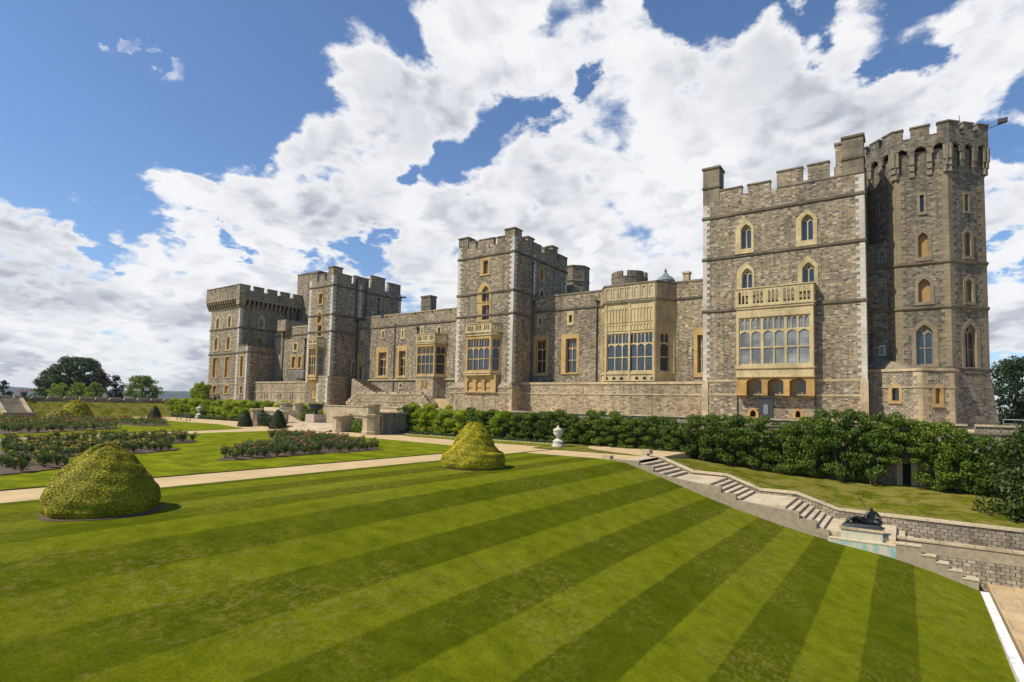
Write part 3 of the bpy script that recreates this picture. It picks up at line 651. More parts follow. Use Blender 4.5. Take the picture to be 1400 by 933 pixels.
# ------------------------------------------------------------------ castle
def arch_pts(s0, s1, z0, z1, arch, n=6):
    if not arch: return [(s0, z0), (s1, z0), (s1, z1), (s0, z1)]
    mid = (s0+s1)/2; hw = (s1-s0)/2; rise = min(hw*(1.25 if arch == 1 else arch), (z1-z0)*.6) if arch != 1.1 else min(hw*1.1, (z1-z0)*.5, .42); zs = z1-rise
    R = [(mid+hw*(1-(k/n)**1.8), zs+rise*(k/n)) for k in range(n+1)]
    L = [(mid-hw*(1-(k/n)**1.8), zs+rise*(k/n)) for k in range(n-1, -1, -1)]
    return [(s0, z0), (s1, z0)] + R + L
def opening(root, pl, inner, arch, lights, transom, head, pane, fmat, depth=.4, proud=.0, bar=.13, group=0, name='window', flat=False):
    """reveal + tracery + pane for an opening outline; returns the frame object"""
    s0 = min(q[0] for q in inner); s1 = max(q[0] for q in inner); z0 = min(q[1] for q in inner); z1 = max(q[1] for q in inner)
    mb = MB(); n = len(inner)
    vs = [pl.p(a, z, proud) for a, z in inner]+[pl.p(a, z, -depth) for a, z in inner]
    mb.add(vs, [(i, (i+1) % n, (i+1) % n+n, i+n) for i in range(n)])
    if lights:
        zs = z1 if not arch else z1-(s1-s0)*.55
        holes = []; W = (s1-s0-bar*.6)/lights
        for i in range(lights):
            gx = bar*.35 if (group and i % group == 0 and i) else 0; gy = bar*.35 if (group and (i+1) % group == 0 and i < lights-1) else 0
            a = s0+bar*.3+W*i+bar*.5+gx; b = s0+bar*.3+W*(i+1)-bar*.5-gy
            zt = z0+(z1-z0)*(.74 if head else 1.)-bar if not arch else zs+.0
            if transom:
                zm = z0+(zt-z0)*.52
                holes.append([(a, z0+bar), (b, z0+bar), (b, zm-bar/2), (a, zm-bar/2)]); holes.append(arch_pts(a, b, zm+bar/2, zt, 1.1, 4))
            else: holes.append(arch_pts(a, b, z0+bar, zt, 1.1, 4))
            if head and not arch:
                m_ = (a+b)/2
                holes.append(arch_pts(a, m_-bar*.22, zt+bar*1.0, z1-bar*.7, 1.1, 4)); holes.append(arch_pts(m_+bar*.22, b, zt+bar*1.0, z1-bar*.7, 1.1, 4))
        if arch and lights == 2:
            m_ = (s0+s1)/2; r = (s1-s0)*.11; zc = zs+(s1-s0)*.16
            holes.append([(m_+r*math.cos(t), zc+r*1.2*math.sin(t)) for t in np.linspace(0, 2*math.pi, 9)[:-1]])
        mb.plate(pl, inner, holes, d=-depth+.14, rim_in=-depth)
    fr = mb.build(name, fmat, root)
    MB().plate(pl, inner, d=-depth+.015).build('window_pane', pane, root if flat else fr)
    return fr
def window(root, pl, op, su, arch=1, lights=2, transom=False, head=False, pane=None, fmat=None, depth=.42, bar=.13, sill=True, local=False):
    """op / su: pixel boxes (xl, xr, ytop, ybot) of the opening and its stone surround. Returns the hole for the wall"""
    pane = pane or m_glass; fmat = fmat or m_gold
    def conv(b):
        if local: return b
        xm, ym = (b[0]+b[1])/2, (b[2]+b[3])/2
        return pl.S(b[0], ym), pl.S(b[1], ym), pl.Z(xm, b[3]), pl.Z(xm, b[2])
    o = conv(op); s = conv(su); inner = arch_pts(*o, arch); outer = arch_pts(*s, arch)
    fr = opening(root, pl, inner, arch, lights, transom, head, pane, fmat, depth, .07, bar)
    MB().plate(pl, outer, [inner], d=.07, rim_out=-.05).build('window_surround', fmat, fr)
    if sill: MB().pbox(pl, s[0]-.02, s[1]+.02, s[2]-.02, s[2]+.16, -.02, .16).build('window_sill', fmat, fr)
    return outer
def band(root, pl, s0, s1, z, h=.32, pr=.16, mat=None, name='string_course', ext=.14):
    return MB().pbox(pl, s0-ext, s1+ext, z-h/2, z+h/2, -.05, pr).pbox(pl, s0-ext, s1+ext, z-h/2-.12, z-h/2, -.05, pr*.5).build(name, mat or m_band, root)
def quoins(mb, pl, s, sgn, z0, z1, side=None, sside=None, ssgn=1, h=.46):
    z = z0; i = 0
    while z < z1-.1:
        zt = min(z+h, z1); w = .95 if i % 2 else .58
        a, b = (s, s+sgn*w); mb.pbox(pl, min(a, b), max(a, b), z+.008, zt-.008, -.2, .035)
        if side is not None:
            w2 = .58 if i % 2 else .95; a, b = sside, sside+ssgn*w2; mb.pbox(side, min(a, b), max(a, b), z+.008, zt-.008, -.2, .036)
        z = zt; i += 1
def quoin_part(root, name, mat, *a, **k):
    q_ = MB(); quoins(q_, *a, **k); return q_.build(name, mat, root)
def merlons(mw, mc, pl, L, zemb, th=.7, auto=None):
    """L: list of (s0, s1, ztop)"""
    for a, b, zt in L:
        mw.pbox(pl, a, b, zemb-.02, zt-.26, -th, -.012); mc.pbox(pl, a-.08, b+.08, zt-.26, zt-.1, -th-.1, .10); mc.pbox(pl, a-.02, b+.02, zt-.1, zt, -th+.1, -.1)
    xs = sorted(L)
    for (a, b, _), (c, d, _) in zip(xs[:-1], xs[1:]):
        if c-b > .2: mc.pbox(pl, b, c, zemb-.001, zemb+.12, -th-.02, .05)
def pxmer(pl, L): return [(pl.S(a, y), pl.S(b, y), pl.Z((a+b)/2, y)) for a, b, y in L]
def auto_mer(s0, s1, zt, m=1.9, g=.95):
    n = max(1, round((s1-s0+g)/(m+g))); k = (s1-s0)/(n*(m+g)-g); return [(s0+i*(m+g)*k, s0+i*(m+g)*k+m*k, zt) for i in range(n)]
def shell(root, u0, u1, w0, w1, z0, zt, mat, fholes=(), nholes=(), roof=None):
    mb = MB(); E0 = east(w0); N1 = north(u1)
    mb.plate(E0, [(u0, z0), (u1, z0), (u1, zt), (u0, zt)], fholes)
    mb.plate(N1, [(w0, z0), (w1, z0), (w1, zt), (w0, zt)], nholes)
    mb.add([(u0, w0, z0), (u0, w1, z0), (u0, w1, zt), (u0, w0, zt), (u1, w1, z0), (u1, w1, zt)], [(0, 1, 2, 3), (1, 4, 5, 2)])
    o = mb.build('wall', mat, root)
    r = roof if roof is not None else zt-.9
    MB().add([(u0+.02, w0+.3, r), (u1-.3, w0+.3, r), (u1-.3, w1, r), (u0+.02, w1, r)], [(0, 1, 2, 3)]).build('roof', m_roof, root)
    # inner faces of the parapet
    return o
def parapet_back(mb, u0, u1, w0, w1, z0, z1, t=.7):
    mb.box(u0+.01, u1-.01, w0+.02, w0+t, z0, z1-.003); mb.box(u1-t, u1-.02, w0+t, w1-t, z0, z1-.004); mb.box(u0+.02, u0+t, w0+t, w1-t, z0, z1-.004); mb.box(u0+.01, u1-.01, w1-t, w1-.02, z0, z1-.003)
def pipe(root, x, y, z0, z1, r=.09, hopper=True, mat=None):
    mb = MB().tube([(x, y, z0), (x, y, z1)], r, 8)
    if hopper: mb.loft([[(x-.13, y-.13, z1-.1), (x+.13, y-.13, z1-.1), (x+.13, y+.13, z1-.1), (x-.13, y+.13, z1-.1)], [(x-.28, y-.25, z1+.35), (x+.28, y-.25, z1+.35), (x+.28, y+.2, z1+.35), (x-.28, y+.2, z1+.35)]])
    return mb.build('drainpipe', mat or m_lead, root)
def bay(root, pl, s0, s1, zb, zw0, zw1, zt, depth, cant, lights, slights, mat, pane, balu=None, corb=None, transom=True, group=0, panels=None, bar=.15):
    """projecting bay window. zb..zt body, zw0..zw1 glazing, balu=(z0,z1) pierced parapet, corb = z of the lowest corbel point"""
    P = lambda s, d: pl.p(s, 0, d)[:2]
    fp = [P(s0, -.02), P(s0+cant, depth), P(s1-cant, depth), P(s1, -.02)]
    o = thing_part = MB()
    faces = []
    for k in range(3):
        a, b = np.array(fp[k]), np.array(fp[k+1]); L = float(np.linalg.norm(b-a)); t = (b-a)/L; nn = np.array((t[1], -t[0]))
        if nn @ pl.n[:2] < -1e-6 or (k != 1 and abs(nn@pl.n[:2]) < 1e-6 and False): nn = -nn
        q = Plane(a[0], a[1], t[0], t[1], nn[0], nn[1]); faces.append((q, L))
    body = MB(); fr_list = []
    bo = bpy.data.objects.new('bay_window', bpy.data.meshes.new('bay_window'))
    for k, (q, L) in enumerate(faces):
        nl = lights if k == 1 else slights
        mgn = .32 if k == 1 else (min(.3, L*.16) if not panels else L*.27)
        if nl:
            inner = arch_pts(mgn, L-mgn, zw0, zw1, 0); body.plate(q, [(0, zb), (L, zb), (L, zt), (0, zt)], [inner]); fr_list.append((q, inner, nl))
        else: body.plate(q, [(0, zb), (L, zb), (L, zt), (0, zt)])
    body.loft([[(*c, zt-.01) for c in fp], [(*c, zt) for c in fp]])
    def ring(mb, e, z0, z1):
        f2 = [P(s0-e, -.02), P(s0+cant-e*.6, depth+e), P(s1-cant+e*.6, depth+e), P(s1+e, -.02)]
        mb.prism(f2, z0, z1)
    bo = body.build('bay_window', mat, root)
    for q, inner, nl in fr_list:
        opening(bo, q, inner, 0, nl, transom, True, pane, mat, .30, 0., bar, group, name='window_tracery', flat=True)
    mo = MB(); ring(mo, .14, zt-.02, zt+.22); ring(mo, .16, zw0-.45, zw0-.22); ring(mo, .08, zb-.02, zb+.18); mo.build('moulding', m_cream, bo)
    if panels:
        pm = MB()
        for q, L in faces:
            for (za, zc) in panels:
                n = max(2, int(L/.55)); w = (L-.5)/n
                for i in range(n): 
                    a = .25+i*w+.06; b = .25+(i+1)*w-.06; pm.plate(q, [(a-.06, za), (b+.06, za), (b+.06, zc), (a-.06, zc)], [arch_pts(a, b, za+.08, zc-.08, 1.0, 3)], d=.10, rim_in=.005, rim_out=.0)
        pm.build('blind_panels', m_cream, bo)
        vr = MB()
        for q, L in faces:
            for c in ((0.0, .26), (L-.26, L)) + (((L/2-.16, L/2+.16),) if L > 6 else ()): vr.pbox(q, c[0], c[1], zb+.2, zt, 0, .13)
        vr.build('pilaster', m_cream, bo)
    if balu:
        z0, z1 = balu; bm = MB(); e = .12
        for k, (q, L) in enumerate(faces):
            n = max(1, round(L/2.0)); w = L/n; H = []
            for i in range(n):
                m2 = max(2, int(w*.72/.42)); ww = w*.74/m2
                for j in range(m2): a = i*w+w*.13+j*ww+.07; H.append(arch_pts(a, a+ww-.14, z0+.3, z1-.3, 1., 3))
            bm.plate(q, [(-.05, z0), (L+.05, z0), (L+.05, z1), (-.05, z1)], H, d=e, rim_out=-.12, rim_in=-.12)
        ring(bm, .24, z1, z1+.14) if False else None
        for q, L in faces: bm.pbox(q, -.1, L+.1, z1, z1+.14, -.16, e+.1); bm.pbox(q, -.1, L+.1, z0-.12, z0+.02, -.16, e+.12)
        bm.build('pierced_balustrade', m_cream, bo)
    if corb is not None:
        mid = (s0+s1)/2
        def f(e, k): return [(*P(mid+(s0-mid)*k, -.02),), (*P(mid+(s0+cant-mid)*k, depth*e),), (*P(mid+(s1-cant-mid)*k, depth*e),), (*P(mid+(s1-mid)*k, -.02),)]
        H = zb-corb
        MB().loft([[(*c, corb) for c in f(.12, .55)], [(*c, corb+H*.45) for c in f(.25, .6)], [(*c, corb+H*.8) for c in f(.7, .85)], [(*c, zb) for c in f(1., 1.)]]).build('corbel', m_ochre, bo)
    return bo
Z0 = TERR-.4; ZC = 9.15; ZS = 7.25      # foot of the castle walls, plinth coping, lower string
E80 = east(80.)

# ---- big square tower at the right --------------------------------------------------
u0, u1 = E80.S(961, 450), E80.S(1186, 519); W = 80.
t = thing('castle_tower', ((u0+u1)/2, 86, TERR), 'tallest square tower nearest the camera, with a wide cream bay window of pale blinds', 'tower', 'castle towers')
H = []
for op, su in (((1012.9,1027.2,306.7,340.3),(1005.6,1030.6,299.6,348.5)), ((1095.4,1112.1,293,328.7),(1088.2,1117.2,286.4,336.6)), ((1014.3,1028.6,366.8,399),(1007.2,1031.6,359.7,405)), ((1096.8,1113.7,358.7,391),(1090.3,1118.8,350.5,398))):
    H.append(window(t, E80, op, su, 1, 2, fmat=m_cream, depth=.5))
for x0, x1, y0, y1 in ((1024,1035,559,570), (1086,1096,560,571)):
    H.append(window(t, E80, (x0+1.5, x1-1.5, y0+1.5, y1), (x0-2, x1+2, y0-2, y1+1), 1, 0, pane=m_dark, fmat=m_ochre, sill=False))
zp = [E80.Z(x, y) for x, y in ((960.5, 300.5), (960.4, 356.2), (968, 426.1))]
zemb = E80.Z(1018, 266.5)
shell(t, u0, u1, W, 98, Z0, zemb, m_rub, H, roof=zp[0])
b = MB(); parapet_back(b, u0, u1, W, 98, zp[0], zemb)
Lm = pxmer(E80, [(984,1014,256), (1022,1053,248.5)]); c = MB()
merlons(b, c, E80, Lm, zemb)
zr = E80.Z(1100, 248.5); b.pbox(E80, E80.S(1062, 240), u1-.01, zemb-.02, zr, -.7, -.011); c.pbox(E80, E80.S(1062, 240), u1, zr-.22, zr-.02, -.5, .09)
merlons(b, c, E80, pxmer(E80, [(1062,1097,230.0), (1104,1133.5,221.5)]), zr)
zl = E80.Z(1145, 228); b.pbox(E80, E80.S(1140, 225), u1-.02, zr-.02, zl, -1.2, -.013)
b.pbox(E80, E80.S(1141.5, 200), E80.S(1152, 200), zl, E80.Z(1146, 196), -1.6, -.5); c.pbox(E80, E80.S(1141, 200)-.1, E80.S(1152, 200)+.1, E80.Z(1146, 196), E80.Z(1146, 193), -1.7, -.4)
for s in auto_mer(81.5, 97.5, zr+1.6): b.pbox(north(u1), s[0], s[1], zemb, s[2], -.7, -.01)
b.build('battlement', m_rub, t); c.build('battlement_coping', m_cop, t)
tm = MB(); tc2 = MB()
for (xa, xb, yt, yb) in ((961.3, 983.5, 231.5, 257), (1151.5, 1180.5, 188, 216)):
    a, bb = E80.S(xa, yb), E80.S(xb, yb); z1 = E80.Z((xa+xb)/2, yt); z0 = E80.Z((xa+xb)/2, yb)
    d = 2.4
    tm = MB(); tc2 = MB(); tm.pbox(E80, a, bb, z0, z1, -d, .02); tm.pbox(E80, a-.01, bb, zemb-.2 if xa < 1000 else zr-.2, z0, -d, .012)
    tc2.pbox(E80, a-.15, bb+.15, z1, z1+.28, -d-.15, .17); tc2.pbox(E80, a-.12, bb+.12, z0-.12, z0+.16, -d-.1, .14)
    tc2.build('turret_coping', m_band, tm.build('corner_turret', m_cop, t))
for z in zp: band(t, E80, u0, u1, z)
for z in (ZC, ZS): band(t, E80, u0, u1, z, .2, .1, m_pale, ext=.05)
for z in zp: band(t, north(u1), 80, 97, z)
quoin_part(t, 'quoin', m_quoin, E80, u0, 1, ZC, zemb-.6); quoin_part(t, 'quoin', m_quoin, E80, u1, -1, ZC, zr-.4, north(u1), 80.0, 1)
MB().pbox(E80, u0-.1, u0+.75, Z0, ZC, -.2, .12).pbox(E80, u1-.75, u1+.1, Z0, ZC, -.2, .12).build('buttress', m_pale, t)
# bay window
pf = E80.off(1.3); s0, s1 = pf.S(1006.4, 465), pf.S(1112.5, 465)
zc0 = pf.Z(1060, 515.5)
bo = bay(t, E80, s0, s1, zc0, pf.Z(1060, 499), pf.Z(1060, 432), pf.Z(1060, 420), 1.3, .02, 6, 0, m_cream, m_blind, balu=(pf.Z(1060, 416), pf.Z(1060, 392)), group=2, bar=.2)
# corbelled underside: four piers with arches between, small windows in the recess
cm = MB(); zk = pf.Z(1060, 541); Wd = (s1-s0)
hs = []
for i in range(3):
    a = s0+Wd*(.125+.28*i); hs.append(arch_pts(a+.1, a+Wd*.215, zk, zc0-.15, .5, 5))
cm.plate(E80, [(s0, zk), (s1, zk), (s1, zc0), (s0, zc0)], hs, d=1.15, rim_out=0, rim_in=.02)
cm.build('corbel_arches', m_ochre, bo)
for i in range(3):
    a = s0+Wd*(.125+.28*i)+.1; b2 = s0+Wd*(.125+.28*i+.215)
    pv = MB().pbox(E80, a, b2, zk, zc0-.1, -.02, .06).build('recess_window', m_ochre, bo)
    w_ = (b2-a)
    MB().pbox(E80, a+w_*.42, a+w_*.64, zk+.25, zc0-.6, .05, .075).pbox(E80, a+w_*.72, a+w_*.94, zk+.25, zc0-.6, .05, .075).build('window_pane', m_glassd, bo)
for x in (1008.5, 1115.5): pipe(t, E80.S(x, 550), 79.85, Z0, E80.Z(x, 538), .07, False)
wz = 77.2; qd = east(wz)
cb = thing('notice_board', (qd.S(1047, 560), wz, TERR), 'slate blue board with a pale emblem standing below the wide bay window', 'board')
a, b2 = qd.S(1036.8, 560), qd.S(1057, 560); zt = qd.Z(1047, 544.5)
MB().pbox(qd, a, b2, TERR, zt, -.5, 0).build('board', m_cab, cb); MB().pbox(qd, a-.08, b2+.08, zt, zt+.12, -.6, .1).build('top', m_cab, cb)
em = MB(); cxs = (a+b2)/2
for k in range(-2, 3): em.pbox(qd, cxs+k*.11-.025, cxs+k*.11+.025, TERR+1.35-.12*abs(k)*.3, zt-.75-.06*abs(k), 0, .015)
em.pbox(qd, cxs-.2, cxs+.2, TERR+1.2, TERR+1.27, 0, .014)
em.build('emblem', plain('pale_emblem_paint', (.32, .33, .33), .7), cb)

m_cream2 = ashlar('dulled_corbel_stone', (.34, .27, .165), (.27, .21, .125), .8, 1.6, .8, .65)
m_mellow = ashlar('mellow_quoin_stone', (.27, .22, .145), (.22, .18, .115), .8, 1.6, .8, .7)
# ---- octagonal tower ---------------------------------------------------------------
Lf = 5.25; cxo, cyo = 2.25, 84+Lf*(1+math.sqrt(2))/2; Ro = Lf/(2*math.sin(math.pi/8))
t = thing('castle_tower', (cxo, cyo, TERR), 'octagonal tower at the far right with a corbelled crown of battlements', 'tower', 'castle towers')
def octo(r, ph=math.pi/8): return [(cxo+r*math.cos(2*math.pi*i/8+ph), cyo+r*math.sin(2*math.pi*i/8+ph)) for i in range(8)]
def oface(i, e=0.):
    P8 = octo(Ro); a, b = np.array(P8[i]), np.array(P8[(i+1) % 8]); tt = (b-a)/np.linalg.norm(b-a); nn = np.array((tt[1], -tt[0]))
    return Plane(a[0]+nn[0]*e, a[1]+nn[1]*e, tt[0], tt[1], nn[0], nn[1])
# face 5 is parallel to the front (normal -w), 6 turns right, 4 turns left
FB, FC, FA = oface(5), oface(6), oface(4)
zB = lambda y, x=1260: FB.Z(x, y)
zs1, zs2, zs3 = zB(361), zB(422), zB(505); zcor0, zcor1, zpb, zpt = zB(238), zB(207), zB(190), zB(173)
zcor0 -= .0
HO = {5: [], 6: [], 4: []}
kw = dict(fmat=m_mellow, depth=.5)
HO[5].append(window(t, FB, (1257.5,1263,267,290), (1254,1266.5,263,294), 0, 0, pane=m_glassd, **kw))
HO[5].append(window(t, FB, (1255,1268.6,318,351.6), (1251,1274,311.8,357), 1, 0, pane=m_blindstone, **kw))
HO[5].append(window(t, FB, (1255.5,1271.5,381,413), (1250.5,1277,374,417), 1, 0, pane=m_blindstone, **kw))
HO[5].append(window(t, FB, (1252.6,1276,444,499), (1246.5,1283,436.6,502), 1, 2, transom=True, **kw))
HO[6].append(window(t, FC, (1319,1323.5,266,289), (1316.5,1326,262,292), 0, 0, pane=m_glassd, **kw))
HO[6].append(window(t, FC, (1318.5,1327,317,350), (1316,1331,311,355), 1, 0, pane=m_blindstone, **kw))
HO[6].append(window(t, FC, (1320,1329.5,382,413), (1317,1333,376,417), 1, 0, pane=m_blindstone, **kw))
HO[6].append(window(t, FC, (1319,1335,443,505), (1315.5,1340,436,510), 1, 2, transom=True, **kw))
HO[6].append(window(t, FC, (1321,1337.5,530,554), (1318.5,1340,527,556.5), 0, 2, pane=m_blindstone, **kw))
HO[4].append(window(t, FA, (1198.6,1201,282,296), (1197,1203,279,298), 0, 0, pane=m_glassd, **kw))
mb = MB()
for i in range(8):
    q = oface(i); mb.plate(q, [(0, Z0), (Lf, Z0), (Lf, zcor1), (0, zcor1)], HO.get(i, ()))
mb.build('wall', m_rubg, t)
# battered foot
P8a, P8b = octo(Ro+.9), octo(Ro+.12)
MB().loft([[(x, y, Z0) for x, y in P8a], [(x, y, zs3-1.6) for x, y in P8b]]).build('battered_base', m_rubg, t) if False else None
for z in (zs1, zs2, zs3):
    MB().loft([[(x, y, z-.22) for x, y in octo(Ro+.05)], [(x, y, z-.05) for x, y in octo(Ro+.22)], [(x, y, z+.16) for x, y in octo(Ro+.22)], [(x, y, z+.26) for x, y in octo(Ro+.02)]], False).build('string_course', m_band, t)
for i in range(8):
    pq = oface(i); pr_ = oface((i+1) % 8)
    quoin_part(t, 'quoin', m_mellow, pq, Lf, -1, zs3+.3, zcor0, pr_, 0., 1, h=.5)
# corbel arcade: stepped corbels under an arched band
ov = .5; cm = MB()
for i in range(8):
    pq = oface(i); nA = 3; wA = Lf/nA
    for k in range(nA+1):
        s = k*wA; ww = .26 if 0 < k < nA else .42
        for j, (zf, d) in enumerate(((0., .18), (.33, .34), (.66, .48))):
            za = zcor0+(zcor1-zcor0)*(zf*.8-.1); cm.pbox(pq, s-ww/1, s+ww/1, za, zcor1+.2, -.1, d)
    hs = [arch_pts(k*wA+.3, (k+1)*wA-.3, zcor1-.9, zcor1+.55, .9, 5) for k in range(nA)]
cm.build('corbel', plain('mellow_corbel_stone', (.22, .19, .135), .9, .3, 3.), t)
Ro2 = Ro+ov/math.cos(math.pi/8)
def opl(i, r):
    P8 = octo(r); a, b = np.array(P8[i]), np.array(P8[(i+1) % 8]); L = np.linalg.norm(b-a); tt = (b-a)/L; nn = np.array((tt[1], -tt[0]))
    return Plane(a[0], a[1], tt[0], tt[1], nn[0], nn[1]), float(L)
wallm = MB(); cop = MB()
for i in range(8):
    pq, L = opl(i, Ro2); wA = L/3
    hs = [arch_pts(k*wA+.36, (k+1)*wA-.36, zcor1-.62, zcor1+.5, .9, 5) for k in range(3)]
    zlo = zcor1-.62
    out = [(0, zlo), (L, zlo), (L, zpb), (0, zpb)]
    # notch the arches out of the lower edge
    low = [(0, zlo)]
    for k in range(3):
        h = hs[k]; low += [(h[0][0], zlo)] + [(a, max(z, zlo)) for a, z in reversed(h[2:])] + [(h[1][0], zlo)]
    low += [(L, zlo)]
    low2 = []
    for qv in low:
        if not low2 or (abs(qv[0]-low2[-1][0])+abs(qv[1]-low2[-1][1])) > 1e-4: low2.append(qv)
    wallm.plate(pq, low2+[(L, zpb), (0, zpb)], d=0, rim_out=-.35)
    wallm.pbox(pq, .1, L-.1, zcor1+.6, zpb, -.75, -.30)
    if i in (5, 6, 4, 7, 3): ml = [(0.02, L*.24, zpt), (L*.24+.62, L*.76-.62, zpt), (L*.76, L-.02, zpt)]
    else: ml = [(0.02, L*.3, zpt), (L*.7, L-.02, zpt)]
    ml = [(0.0, L*.2, zpt), (L*.33, L*.67, zpt), (L*.8, L, zpt)] if i in (5,) else [(0.0, L*.26, zpt), (L*.38, L*.62, zpt), (L*.74, L, zpt)]
    merlons(wallm, cop, pq, ml, zpb, .65)
    MB
    wallm.pbox(pq, 0, L, zpb-.001, zpb, -.65, -.02)
wallm.build('battlement', m_rubg, t); cop.build('battlement_coping', m_cop, t)
MB().loft([[(x, y, zcor1+.5) for x, y in octo(Ro2-.6)], [(x, y, zcor1+.6) for x, y in octo(Ro2-.6)]]).build('roof', m_roof, t)
MB().tube([(*octo(Ro2)[7][:2], zpb+1.0), (octo(Ro2)[7][0]+1.3, octo(Ro2)[7][1]-.2, zpb+1.2)], .05, 6).box(octo(Ro2)[7][0]+.9, octo(Ro2)[7][0]+1.8, octo(Ro2)[7][1]-.5, octo(Ro2)[7][1], zpb+1.25, zpb+1.75).build('security_camera', m_lead, t)
MB().tube([(cxo+4, cyo-5, zpt-1), (cxo+4, cyo-5, zpt+.9)], .035, 6).build('aerial', m_lead, t)
# battered foot on the right-hand faces
ft = MB()
for i in (6, 7):
    pq, L = opl(i, Ro)
    A0, B0 = octo(Ro+.85), octo(Ro+.05)
    ft.add([(*A0[i], Z0), (*A0[(i+1) % 8], Z0), (*B0[(i+1) % 8], zs3-.3), (*B0[i], zs3-.3)], [(0, 1, 2, 3)])
# low bastion round the foot
bpts = [(-5.2, 84.5), (-3.5, 81.2), (1.75, 80.4), (4.75, 81.6), (5.4, 84.6)]
bpts[1] = (-3.4, 82.2); zb1 = EYE+(-0.0)
def planeof(a, b):
    a, b = np.array(a), np.array(b); L = float(np.linalg.norm(b-a)); tt = (b-a)/L; return Plane(a[0], a[1], tt[0], tt[1], tt[1], -tt[0]), L
g1, L1 = planeof((-3.45, 82.6), (1.9, 80.6)); g2, L2 = planeof((1.9, 80.6), (4.9, 82.2)); g3, L3 = planeof((4.9, 82.2), (5.6, 85.2))
zb1 = g1.Z(1240, 507)
b1h = [window(t, g1, (1219.5,1229.5,528,548), (1214.5,1233.5,523,552), 1, 0, pane=m_glassd, fmat=m_gold), window(t, g1, (1223.5,1229,569,577), (1221,1231,567,577), 1, 0, pane=m_dark, fmat=m_gold, sill=False)]
b2h = [window(t, g2, (1278.5,1286,529,552), (1274.5,1290.5,525,557), 1, 0, pane=m_blindstone, fmat=m_gold)]
mb = MB().plate(g1, [(0, Z0), (L1, Z0), (L1, zb1), (0, zb1)], b1h).plate(g2, [(0, Z0), (L2, Z0), (L2, zb1), (0, zb1)], b2h).plate(g3, [(0, Z0), (L3, Z0), (L3, zb1), (0, zb1)])
mb.build('bastion_wall', m_rubd, t)
rp = MB(); rp.add([(-3.45, 82.6, zb1), (1.9, 80.6, zb1), (4.9, 82.2, zb1), (5.6, 85.2, zb1), (0, 85.5, zb1+1.5), (-3.4, 85.5, zb1+2.3)], [(0, 1, 2, 3, 4, 5)]); rp.build('bastion_roof', m_cop, t)
c = MB()
for g, L in ((g1, L1), (g2, L2), (g3, L3)): c.pbox(g, -.05, L+.05, zb1-.05, zb1+.25, -.5, .15); c.pbox(g, -.05, L+.05, zb1-2.05, zb1-1.85, -.1, .1)
c.build('bastion_coping', m_pale, t)
quoin_part(t, 'bastion_quoin', m_pale, g1, L1, -1, Z0, zb1-.1, g2, 0., 1, h=.5); quoin_part(t, 'bastion_quoin', m_pale, g2, L2, -1, Z0, zb1-.1, h=.5)
ft.build('battered_base', m_rubg, t)
# link turret in the shadow between the two towers
t = thing('link_turret', (-2.2, 87, TERR), 'narrow shaded stair turret in the gap between the square and octagonal towers', 'turret')
g4, L4 = planeof((-3.6, 85.2), (.1, 84.9)); gh = []
zq = g4.Z(1205, 332)
gh.append(window(t, g4, (1203.5,1208.5,345,358), (1200,1212,339,361), 1, 0, pane=m_glassd, fmat=m_cop)); gh.append(window(t, g4, (1205,1209.5,396,412), (1202,1213,393,415), 0, 0, pane=m_glassd, fmat=m_cop)); gh.append(window(t, g4, (1204,1209,475,485), (1202,1211,472.5,487), 0, 0, pane=m_glassd, fmat=m_quoin))
MB().plate(g4, [(0, Z0), (L4, Z0), (L4, zq), (0, zq)], gh).add([(-3.6, 85.2, zq), (.1, 84.9, zq), (.1, 89, zq+.5), (-3.6, 92, zq+.5)], [(0, 1, 2, 3)]).build('wall', m_rubg, t)
band(t, g4, 0, L4, g4.Z(1205, 364), ext=0); band(t, g4, 0, L4, g4.Z(1205, 425), ext=0)

# ---- wall range between the middle tower and the big tower ---------------------------
Eq = east(86.8); Ep = east(83.0); ua, ub = -56.3, E80.S(961, 450)
t = thing('castle_wall', (-40, 86, TERR), 'battlemented wall range between the middle tower and the tallest square tower, with the large cream bay', 'building', 'castle wall ranges')
H = []
H.append(window(t, Eq, (732.8,746.2,465,510.5), (725.5,750,459.5,514), 0, 2, True, True, pane=m_glassd, depth=.6))
H.append(window(t, Eq, (773.5,788.3,463,510), (767.6,791.8,456.8,511.8), 0, 2, True, True, pane=m_glass, depth=.6))
H.append(window(t, Eq, (953.5,963,458,510), (948.7,966,448,516), 0, 2, True, True, pane=m_glass, depth=.6))
for a in ((737,740,436,444), (778,782,431,441)): H.append(window(t, Eq, a, (a[0]-2.5,a[1]+2.5,a[2]-5,a[3]+4), 0, 0, pane=m_glassd, depth=.5, fmat=m_cream))
ztop = Eq.Z(786.5, 400.3); uext = ub+2
MB().plate(Eq, [(ua-1, Z0), (uext, Z0), (uext, ztop-.3), (ua-1, ztop-.3)], H).add([(ua, 87.4, ztop-.31), (uext, 87.4, ztop-.31), (uext, 100, ztop-.31), (ua, 100, ztop-.31)], [(0, 1, 2, 3)]).pbox(Eq, ua, uext, ztop-1.5, ztop-.31, -.6, -.02).build('wall', m_rub, t)
MB().pbox(Eq, ua, uext, ztop-.3, ztop, -.7, .1).build('coping', m_cop, t)
band(t, Eq, ua, uext, Eq.Z(814.4, 419)); 
zc_ = Ep.Z(830, 523.5)
MB().pbox(Ep, -56.6, ub+.3, Z0, zc_-.25, -2.5, 0).build('plinth_wall', m_rubw, t)
MB().pbox(Ep, -56.6, ub+.3, zc_-.25, zc_+.12, -2.6, .14).pbox(Ep, -56.6, ub+.3, ZS-.12, ZS+.1, -.1, .1).build('plinth_coping', m_pale, t)
